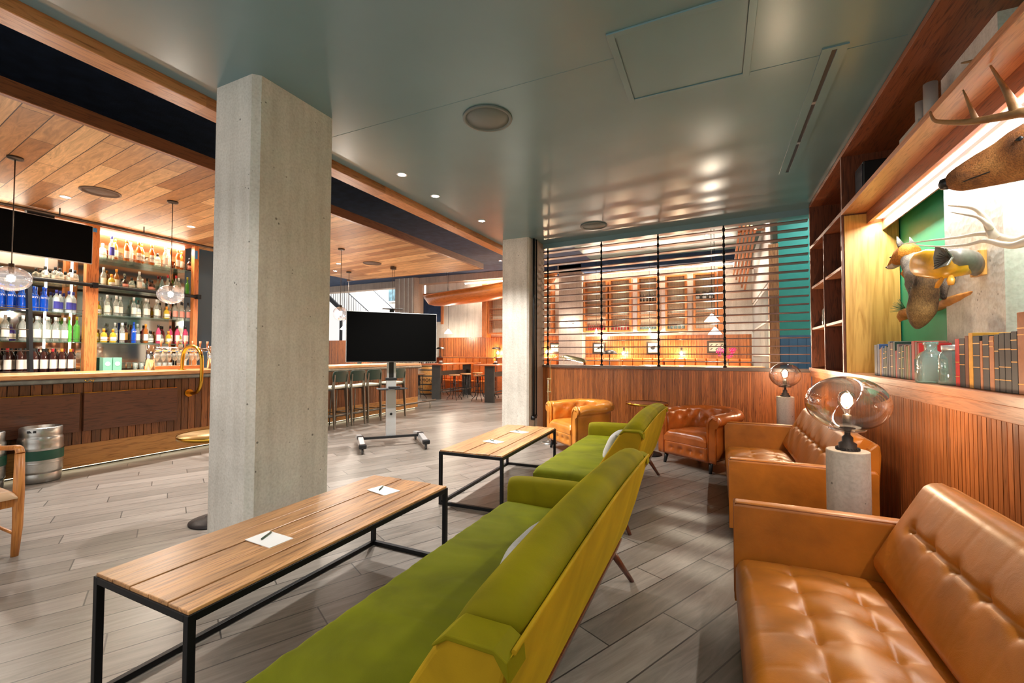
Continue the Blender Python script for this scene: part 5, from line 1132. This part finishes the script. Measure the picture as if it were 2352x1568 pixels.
for i, (x, wh, n, m, lab) in enumerate(((-3.6, 'leftmost', 9, 'redcap', 'red topped bottle in the bottom row of the leftmost far cabinet'), (-2.8, 'second', 6, 'redcap', 'red topped bottle in the bottom row of the second far cabinet'), (-1.93, 'middle', 7, 'greyjar', 'grey glass jar in the bottom row of the middle far cabinet'), (-1.11, 'fourth', 5, 'greyjar', 'round glass jar in the bottom row of the fourth far cabinet'))):
    for j in range(n):
        o = MB().lathe([(.028, 0), (.03, .01), (.03, .11), (.012, .14), (.012, .18)] if m == 'redcap' else [(.04, 0), (.045, .02), (.045, .09), (.02, .12)], n=8).build('bottle' if m == 'redcap' else 'glass_jar', m); o.location = (x-.28+j*.56/n+.03, FY-.18, 2.175); tag(o, lab.replace(' in the bottom row of', ', '+ORD[j]+' in the bottom row of'), 'bottle' if m == 'redcap' else 'jar', lab+'s')
for j in range(6):
    o = MB().lathe([(.034, 0), (.036, .12), (.014, .17), (.014, .24)], n=8).build('bottle', 'bdark'); o.location = (-2.17+j*.095, FY-.18, 3.05); tag(o, 'dark bottle, '+ORD[j]+' from left on the top shelf of the middle far cabinet', 'bottle', 'dark bottles in the middle far cabinet')
for j in range(3):
    t = thing('house_box', ('left', 'middle', 'right')[j]+' white fronted box on the shelf of the rightmost far cabinet', 'box', (-.5+j*.18, FY-.18, 3.052)); MB().box(-.07, .07, -.06, .06, 0, .14).hexa([(-.07, -.06, .14), (.07, -.06, .14), (.07, .06, .14), (-.07, .06, .14), (-.05, -.04, .22), (.05, -.04, .22), (.05, .04, .22), (-.05, .04, .22)]).build('box', 'blackp', t); MB().box(-.05, .05, -.063, -.06, .02, .09).build('label_front', 'white', t)
# cove lights
for x0, x1, lb in ((-4.0, .5, 'bright cove light strip above the far cabinets'), (-8.6, -4.9, 'bright cove light strip above the canoe')):
    o = MB().box(x0, x1, FY-.30, FY-.26, 4.02, 4.06).build('cove_light', 'led'); tag(o, lb, 'light strip')
    a = lamp('cove_glow', 'AREA', ((x0+x1)/2, FY-.35, 4.0), 80, (1, .86, .66), .1, (math.radians(-25), 0, 0)); a.data.shape = 'RECTANGLE'; a.data.size = x1-x0; a.data.size_y = .1
# pictures
def picture(x, z, w, h, label, kind):
    t = thing('framed_print', label, 'picture', (x, FY-.04, z))
    MB().box(-w/2, w/2, -.02, 0, -h/2, -h/2+.05).box(-w/2, w/2, -.02, 0, h/2-.05, h/2).box(-w/2, -w/2+.05, -.02, 0, -h/2+.05, h/2-.05).box(w/2-.05, w/2, -.02, 0, -h/2+.05, h/2-.05).build('frame', 'bronze', t)
    MB().box(-w/2+.05, w/2-.05, -.008, 0, -h/2+.05, h/2-.05).build('sheet', 'cabback', t)
    k = MB()
    def lz(cx, cz, a, b, ang=0):
        k.add([(cx+a*math.cos(q)*math.cos(ang)-b*math.sin(q)*math.sin(ang), -.010, cz+a*math.cos(q)*math.sin(ang)+b*math.sin(q)*math.cos(ang)) for q in [2*PI*i/12 for i in range(12)]], [tuple(range(12))])
    if kind == 'bird': lz(0, 0, .06, .03, .5); lz(.05, .04, .025, .02, .3); lz(-.08, -.05, .05, .008, .6); k.add([(-.02, -.010, -.1), (.06, -.010, -.1), (.06, -.010, -.095), (-.02, -.010, -.095)], [(0, 1, 2, 3)]); lz(.0, -.05, .004, .04)
    elif kind == 'wreath': lz(0, 0, .07, .06); lz(.05, .05, .03, .02)
    else:
        for i in range(3):
            for j in range(2): lz(-.14+.14*i, -.06+.12*j, .04, .012, .5)
    k.build('drawing', 'ink', t)
picture(-5.1, 1.60, .38, .34, 'small framed print left of the far concrete column', 'rows')
picture(-3.55, 1.60, .42, .36, 'framed bird print on the far wainscot', 'bird')
picture(-1.83, 1.60, .38, .40, 'framed print of a dark round shape on the far wainscot', 'wreath')
picture(.0, 1.62, .52, .36, 'wide framed print with rows of small feathers', 'rows')
# lights on the far wall and hanging
def sconce(x, z, label, p=30):
    t = thing('wall_sconce', label, 'wall lamp', (x, FY-.04, z))
    MB().box(-.03, .03, -.015, 0, .1, .2).tube([(0, -.01, .15), (0, -.12, .18), (0, -.14, .08)], .008, 6).build('bracket', 'bronze', t); MB().lathe([(.001, -.05), (.045, -.01), (.04, .03), (.012, .07)], (0, -.14, 0), 14).build('bulb', 'bulb', t)
    lamp('sconce_glow', 'POINT', (0, -.2, 0), p, (1, .74, .46), .05, parent=t)
sconce(-2.73, 1.41, 'lit bulb sconce on the far wall between bird print and round print'); sconce(-.98, 1.41, 'lit bulb sconce on the far wall left of the feather print')
sconce(-7.25, 1.42, 'lit bulb sconce behind the lamp on the far booth'); sconce(-13.9, 1.45, 'lit bulb sconce left of the television beside the big column'); sconce(-5.35, 1.45, 'lit bulb sconce on the far wall behind the second column')
def hang(x, y, zt, zb, label, kind='bulb', p=30):
    t = thing('hanging_lamp', label, 'pendant lamp', (x, y, zt))
    h = zb-zt; MB().tube([(0, 0, 0), (0, 0, h+.12)], .006, 6).build('cord', 'bronze', t)
    if kind == 'bulb': MB().lathe([(.014, .12), (.02, .06), (.055, 0), (.05, -.05), (.001, -.07)], (0, 0, h), 16).build('bulb', 'bulbw', t)
    else:
        MB().lathe([(.02, .15), (.04, .12), (.14, .0), (.145, -.01)], (0, 0, h), 24, cap=False).build('shade', 'shadew', t); MB().lathe([(.001, .03), (.03, .06), (.001, .09)], (0, 0, h-.03), 10).build('bulb', 'bulbw', t)
    lamp('hanging_glow', 'POINT', (0, 0, h-.1), p, (1, .85, .65), .06, parent=t)
hang(-3.5, 13.9, 4.38, 2.08, 'bare bulb hanging over the far booth, leftmost through the louvres'); hang(-1.85, 13.9, 4.38, 2.06, 'bare bulb hanging over the far booth in front of the middle cabinet')
hang(-.085, 10.0, 4.38, 2.09, 'upper white cone pendant over the far counter', 'cone'); hang(-.03, 10.9, 4.38, 1.86, 'lower white cone pendant over the far counter', 'cone')
hang(-8.93, 13.6, 4.38, 2.15, 'white cone pendant hanging behind the canoe', 'cone'); hang(-14.1, 13.6, 4.38, 2.4, 'white cone pendant seen left of the television', 'cone')
t = thing('cluster_light', 'cluster of lit glass globes on the far concrete column', 'wall lamp', (-4.45, 14.1, 2.42))
MB().tube([(-.3, 0, 0), (.3, 0, 0)], .01, 6).tube([(0, 0, 0), (0, .05, 0)], .02, 6).build('arm', 'bronze', t)
for x in (-.25, .0, .25): MB().lathe([(.001, -.09), (.08, -.02), (.08, .03), (.001, .09)], (x, -.03, 0), 14).build('globe', 'shadew', t)
lamp('cluster_glow', 'POINT', (0, -.2, 0), 8, (1, .9, .78), .1, parent=t)
for i, (x, y) in enumerate(((-2.2, 9.6), (-.2, 12.0), (.9, 10.0), (-6.3, 12.6), (-5.3, 10.4), (-1.9, 12.6))):
    t = thing('downlight', ('far downlight above the low counter', 'far downlight near the gate', 'far downlight near the turquoise wall', 'small downlight in dark ceiling left of the canoe', 'small downlight in dark ceiling beside the second column', 'far downlight above the booth')[i], 'downlight', (x, y, 4.4), 0, 'far downlights')
    MB().lathe([(.06, 0), (.06, -.006), (.045, -.008)], n=16, cap=False).build('trim_ring', 'white', t); MB().lathe([(.045, -.004), (.001, -.005)], n=12).build('lens', 'dlight', t)
    lamp('downlight_beam', 'SPOT', (0, 0, -.03), 270, (1, .95, .88), .06, None, 130, t, .7)
t = thing('downlight', 'added unseen downlight brightening the turquoise wall beyond the slatted screen', 'downlight', (1.7, 8.6, 4.4), 0, 'far downlights')  # out of view, added to brighten the turquoise wall
MB().lathe([(.06, 0), (.06, -.006), (.045, -.008)], n=16, cap=False).build('trim_ring', 'white', t); MB().lathe([(.045, -.004), (.001, -.005)], n=12).build('lens', 'dlight', t)
lamp('downlight_beam', 'SPOT', (0, 0, -.03), 90, (.97, 1, 1), .08, None, 150, t, .8)
# far low counter with ribbed front
t = thing('far_counter', 'ribbed wooden counter behind the louvres', 'counter', (-.35, 10.6, 0))
w = MB()
for i in range(60): w.tube([(-1.17+i*.04, -.32, 0), (-1.17+i*.04, -.32, 1.1)], .018, 6)
w.box(-1.2, 1.2, -.31, .3, 0, 1.1).build('ribbed_front', 'oakyel', t); MB().box(-1.25, 1.25, -.38, .34, 1.1, 1.145).build('counter_top', 'worktop', t, .01)
t = thing('orchid', 'magenta orchid in a small glass on the far counter', 'plant', (.18, 10.5, 1.145))
MB().lathe([(.04, 0), (.05, .1)], n=12).build('vase', 'bclear', t); MB().tube([(0, 0, .02), (-.05, 0, .2), (-.12, 0, .35)], .004, 5).tube([(0, 0, .02), (.07, 0, .2), (.13, 0, .32)], .004, 5).build('stem', 'stem', t)
mb = MB()
for cx, cz in ((-.16, .32), (-.12, .37), (-.06, .33), (.05, .2), (.1, .24), (.12, .3), (.16, .36), (.1, .35), (-.12, .25)):
    for q in range(5): a = q*2*PI/5; mb.add([(cx, -.01, cz), (cx+.035*math.cos(a-.4), -.02, cz+.035*math.sin(a-.4)), (cx+.05*math.cos(a), -.01, cz+.05*math.sin(a)), (cx+.035*math.cos(a+.4), -.02, cz+.035*math.sin(a+.4))], [(0, 1, 2, 3)])
mb.build('flowers', 'magenta', t)
def desk_lamp(x, y, z, label):
    t = thing('desk_lamp', label, 'table lamp', (x, y, z)); MB().lathe([(.08, 0), (.08, .015), (.01, .02), (.008, .34)], n=20).build('stand', 'blackp', t); MB().lathe([(.03, .37), (.12, .345), (.16, .30), (.165, .29)], n=24, cap=False).build('shade', 'bronze', t); MB().lathe([(.001, .36), (.004, .4)], n=6).build('finial', 'bronze', t)
# booths
def booth(x0, x1, label, seg=.28):
    t = thing('leather_booth', label, 'booth', ((x0+x1)/2, 13.95, 0)); a = (x1-x0)/2
    MB().box(-a, a, -.25, .45, 0, .42).build('seat', 'booth', t, .03)
    m = MB(); n = int(2*a/seg)
    for i in range(n): w_ = 2*a/n; m.pad((-a+i*w_+.004, .36, .42), (1, 0, 0), (0, 0, 1), (0, -1, 0), w_-.008, .86, .12, 4, 4, .04, .01)
    m.box(-a, a, .36, .45, .4, 1.27).build('channelled_back', 'booth', t)
booth(-9.7, -7.35, 'orange leather booth with channelled back behind the bar tables'); booth(-7.3, -4.95, 'orange leather booth to the right behind the bar tables')
booth(-3.95, -1.5, 'orange leather booth seen below the far pictures'); booth(-1.45, .9, 'orange leather booth behind the far counter')
t = thing('booth_table', 'round backed orange seat divider at the far booths', 'divider', (-2.4, 11.0, 0)); MB().pad((-.22, 0, 0), (1, 0, 0), (0, 0, 1), (0, -1, 0), .44, 1.28, .12, 4, 8, .06, .01).build('curved_back', 'booth', t)
desk_lamp(-2.1, 9.5, 1.12, 'dark shaded table lamp behind the louvres')
t = thing('lamp_stand_table', 'small dark high table under the shaded lamp behind the louvres', 'table', (-2.1, 9.5, 0)); MB().box(-.3, .3, -.3, .3, 1.09, 1.12).build('table_top', 'walnutx', t); MB().cyl((0, 0, 0), .03, 1.09, 10).build('leg', 'blackp', t)
# bar-height tables and stools
M['slate'] = plain('grey_steel_leg', rgb(82, 80, 76), .5, .5, var=.1)
M['liveedge'] = wood('live_edge_top', rgb(150, 72, 34), rgb(222, 120, 66), 1, rough=.3)
def bar_table(x, y0, y1, label):
    t = thing('bar_table', label, 'high table', (x, (y0+y1)/2, 0)); h = (y1-y0)/2
    MB().box(-.38, .38, -h-.3, h+.3, 1.05, 1.09).build('table_top', 'liveedge', t, .012)
    for s_ in (-1, 1): MB().box(-.15, .15, s_*h-.04, s_*h+.04, 0, 1.05).build('leg', 'slate', t, .004)
    MB().box(-.025, .025, -h+.04, h-.04, .72, .86).build('beam', 'slate', t); MB().box(-.25, -.15, -h, h, .22, .25).box(.15, .25, -h, h, .22, .25).build('foot_rest', 'slate', t)
bar_table(-7.80, 11.25, 13.05, 'high wooden bar table with grey slab legs behind the television'); bar_table(-5.93, 11.20, 13.0, 'high wooden bar table with grey slab legs beside the second column')
def ind_stool(x, y, label):
    t = thing('swivel_stool', label, 'stool', (x, y, 0), random.uniform(0, 1), 'round wooden stools at the bar tables')
    MB().lathe([(.17, .73), (.175, .74), (.175, .762), (.16, .77), (.001, .77)], n=22).build('seat', 'conc2' if False else 'worktop', t)
    MB().cyl((0, 0, .4), .015, .33, 8).build('screw', 'blackp', t)
    for k in range(4):
        a = k*PI/2; c, s = math.cos(a), math.sin(a)
        MB().tube([(.11*c, .11*s, .73), (.12*c, .12*s, .2), (.15*c, .15*s, .12), (.22*c, .22*s, .06), (.23*c, .23*s, 0)], .01, 6).build('leg', 'blackp', t)
    MB().lathe([(.12, .30), (.128, .305), (.12, .31)], n=16, cap=False).lathe([(.12, .5), (.06, .505)], n=16).build('ring', 'blackp', t)
for x, y, lb in ((-7.22, 11.35, 'round stool in front of the left bar table, nearest'), (-7.28, 12.1, 'round stool right side of the left bar table, middle'), (-7.3, 12.9, 'round stool right side of the left bar table, farthest'), (-8.42, 11.2, 'round stool at the left bar table in front of the barrel'), (-8.4, 12.4, 'round stool on the far left side of the left bar table'),
                 (-6.42, 11.45, 'round stool left side of the right bar table, nearest'), (-6.42, 12.3, 'round stool left side of the right bar table, farther'), (-5.4, 11.5, 'round stool right side of the right bar table by the column')): ind_stool(x, y, lb)
desk_lamp(-6.95, 13.6, 1.27, 'dark shaded lamp on the booth between the bar tables'); desk_lamp(-9.0, 13.2, 1.27, 'dark lamp shade peeking past the television edge')
t = thing('lamp_ledge', 'narrow dark ledge under the far booth lamps', 'ledge', (-7.95, 13.4, 0)); MB().box(-1.3, 1.3, -.25, .3, 1.24, 1.27).build('ledge', 'walnutx', t); MB().box(-1.25, -1.2, -.2, .2, 0, 1.24).box(1.2, 1.25, -.2, .2, 0, 1.24).build('support', 'walnutx', t)
for x, y, lb in ((-7.75, 11.4, 'condiment caddy on the left bar table'), (-5.95, 11.6, 'condiment caddy on the right bar table')):
    t = thing('table_caddy', lb, 'caddy', (x, y, 1.09)); MB().box(-.06, .06, -.05, .05, 0, .03).build('tray', 'blackp', t)
    for dx in (-.035, .0, .035): MB().cyl((dx, 0, .03), .014, .06, 8).build('jar', 'white', t)
# barrel
t = thing('spirit_barrel', 'oak barrel with dark hoops and lettering at the end of the bar', 'barrel', (-9.02, 12.55, 0))
pr = [(.29+.09*math.sin(PI*i/10), .0+1.0*i/10) for i in range(11)]
MB().lathe(pr, n=32).build('staves', wood('barrel_oak', rgb(190, 120, 50), rgb(232, 168, 88), 2, boards=None), t)
for z in (.03, .16, .36, .64, .84, .97):
    r = .29+.09*math.sin(PI*z)+.004; MB().lathe([(r-.004, z-.022), (r, z-.02), (r, z+.02), (r-.004, z+.022)], n=32, cap=False).build('hoop', 'slate', t)
text('AVION', .15, 'ink', t, (.125, -.37, .50), (PI/2, 0, math.radians(19)))
# canoe
t = thing('hanging_canoe', 'varnished wooden canoe hung from the ceiling over the bar tables', 'canoe', (-6.5, 12.0, 3.42)); t.rotation_euler = (0, math.radians(-5), 0)
rr = []
for i in range(25):
    s = -1+2*i/24; x = s*2.35; wd = .42*max(0, 1-abs(s)**3)**.8+.012; sheer = .10*s*s; dp = .30*max(0, (1-abs(s)**9))**.5+.08
    rr.append([(x, -wd*math.cos(a)**1 , sheer-dp*max(0, math.sin(a))**.7) for a in [PI*j/12 for j in range(13)]])
M['canoew'] = wood('varnished_cedar', rgb(160, 78, 24), rgb(226, 132, 56), 0, rough=.28, coat=.8)
hull = MB().rings(rr, True, False, False).build('hull', 'canoew', t); hull.modifiers.new('s', 'SOLIDIFY').thickness = .02
gw = MB()
for q in (0, 12): gw.tube([(r[q][0], r[q][1], r[q][2]+.008) for r in rr], .018, 8)
gw.build('gunwale', 'canoew', t)
for x in (-1.2, 0, 1.2): MB().box(x-.04, x+.04, -.36, .36, .0, .02).build('thwart', 'canoew', t)
MB().tube([(-1.4, 0, .02), (-1.4, 0, .86)], .006, 6).tube([(1.4, 0, .02), (1.4, 0, 1.1)], .006, 6).build('hanging_wire', 'blackp', t)
# stairs and railings at the far left
t = thing('staircase_railing', 'dark sloping stair railing behind the bar at far left', 'railing', (-15.2, 15.6, 0))
def st(x): return 3.35-(x+16)*.74
MB().hexa([(-3.5, -.05, st(-18.7)-.22), (2.6, -.05, st(-12.6)-.22), (2.6, .05, st(-12.6)-.22), (-3.5, .05, st(-18.7)-.22), (-3.5, -.05, st(-18.7)+.02), (2.6, -.05, st(-12.6)+.02), (2.6, .05, st(-12.6)+.02), (-3.5, .05, st(-18.7)+.02)]).build('stringer', 'black', t)
MB().tube([(-3.0, 0, st(-18.2)+1.0), (2.6, 0, st(-12.6)+1.0)], .025, 8).build('handrail', 'black', t)
MB().box(2.5, 2.6, -.05, .05, -.0, st(-12.6)+1.05).box(-1.2, -1.1, -.05, .05, 0, st(-16.35)-.1).build('newel_post', 'black', t)
for i in range(38):
    x = -3+i*.147; z = st(x-15.2); MB().tube([(x, 0, z), (x, 0, z+1.0)], .010, 5).build('baluster', 'black', t)
t = thing('wall_handrail', 'thin dark handrail sloping down the pale stair wall', 'handrail', (-15, 17.1, 0)); MB().tube([(-3.5, -.06, st(-18.0)+1.9), (4, -.06, st(-10.5)+1.9-.2)], .024, 8).build('rail', 'black', t)
for x in (-1, .8): MB().tube([(x, -.06, st(x-14.5)+1.85-.05), (x, .1, st(x-14.5)+1.75)], .012, 6).build('bracket', 'black', t)
t = thing('framed_artwork', 'framed blue-green artwork on the stair wall above the television', 'picture', (-14.5, 17.15, 4.33)); MB().box(-.34, .34, -.03, 0, -.40, .36).build('frame', 'conc2', t); MB().box(-.28, .28, -.035, -.03, -.33, .30).build('picture', plain('dark_art', rgb(60, 84, 90), .5, var=.7, vs=6), t)
t = thing('landing_railing', 'dark upright railing between the television and the far wainscot', 'railing', (-10.3, 14.2, 0))
MB().box(-.5, .42, -.02, .02, 1.78, 1.82).box(-.5, .42, -.015, .015, .55, .58).build('rails', 'black', t)
for i in range(9): MB().tube([(-.46+i*.105, 0, 0), (-.46+i*.105, 0, 1.8)], .012, 6).build('baluster', 'black', t)
t = thing('dark_window', 'dark window with orange timber frame behind the television edge', 'window', (-10.25, FY-.02, 2.75)); MB().box(-.55, .42, -.03, 0, -.1, .95).build('pane', 'navy', t); MB().box(.42, .52, -.05, .0, -.2, 1.05).box(-.55, .42, -.05, 0, .95, 1.05).build('frame', 'oakv', t)
t = thing('timber_post', 'dark slim post beside the big column over the bar', 'post', (-13.6, 14.0, 0)); MB().box(-.06, .06, -.06, .06, 0, 2.95).box(-1.2, .06, -.05, .05, 2.85, 2.95).build('post', 'slate', t)
# stairwell daylight, and unseen downlights added to brighten the near seating
for loc, p, c, s, rot in (((-15, 15.9, 5.6), 330, (.86, .92, 1), 2.5, (0, 0, 0)), ((-11.5, 15.9, 5.6), 200, (.86, .92, 1), 2.0, (0, 0, 0))):
    lamp('stairwell_daylight', 'AREA', loc, p, c, s, rot)
for i, (x, y) in enumerate(((-2.6, .6), (-.9, -.8), (-2.6, -1.2), (.4, .4))):  # all out of view, added to lift the light on column and seating
    t = thing('downlight', ('added unseen downlight above the near end of the nearest coffee table', 'added unseen downlight behind the camera on the left', 'added unseen downlight behind the camera by the beam', 'added unseen downlight above the nearest leather sofa')[i], 'downlight', (x, y, 3.45), 0, 'added unseen downlights above the near seating')
    MB().lathe([(.062, 0), (.062, -.005), (.045, -.007)], n=20, cap=False).build('trim_ring', 'white', t); MB().lathe([(.044, -.003), (.001, -.004)], n=16).build('lens', 'dlight', t)
    lamp('downlight_beam', 'SPOT', (0, 0, -.03), (80, 10, 40, 10)[i], (1, .96, .92), .05, None, 125, t, .8)
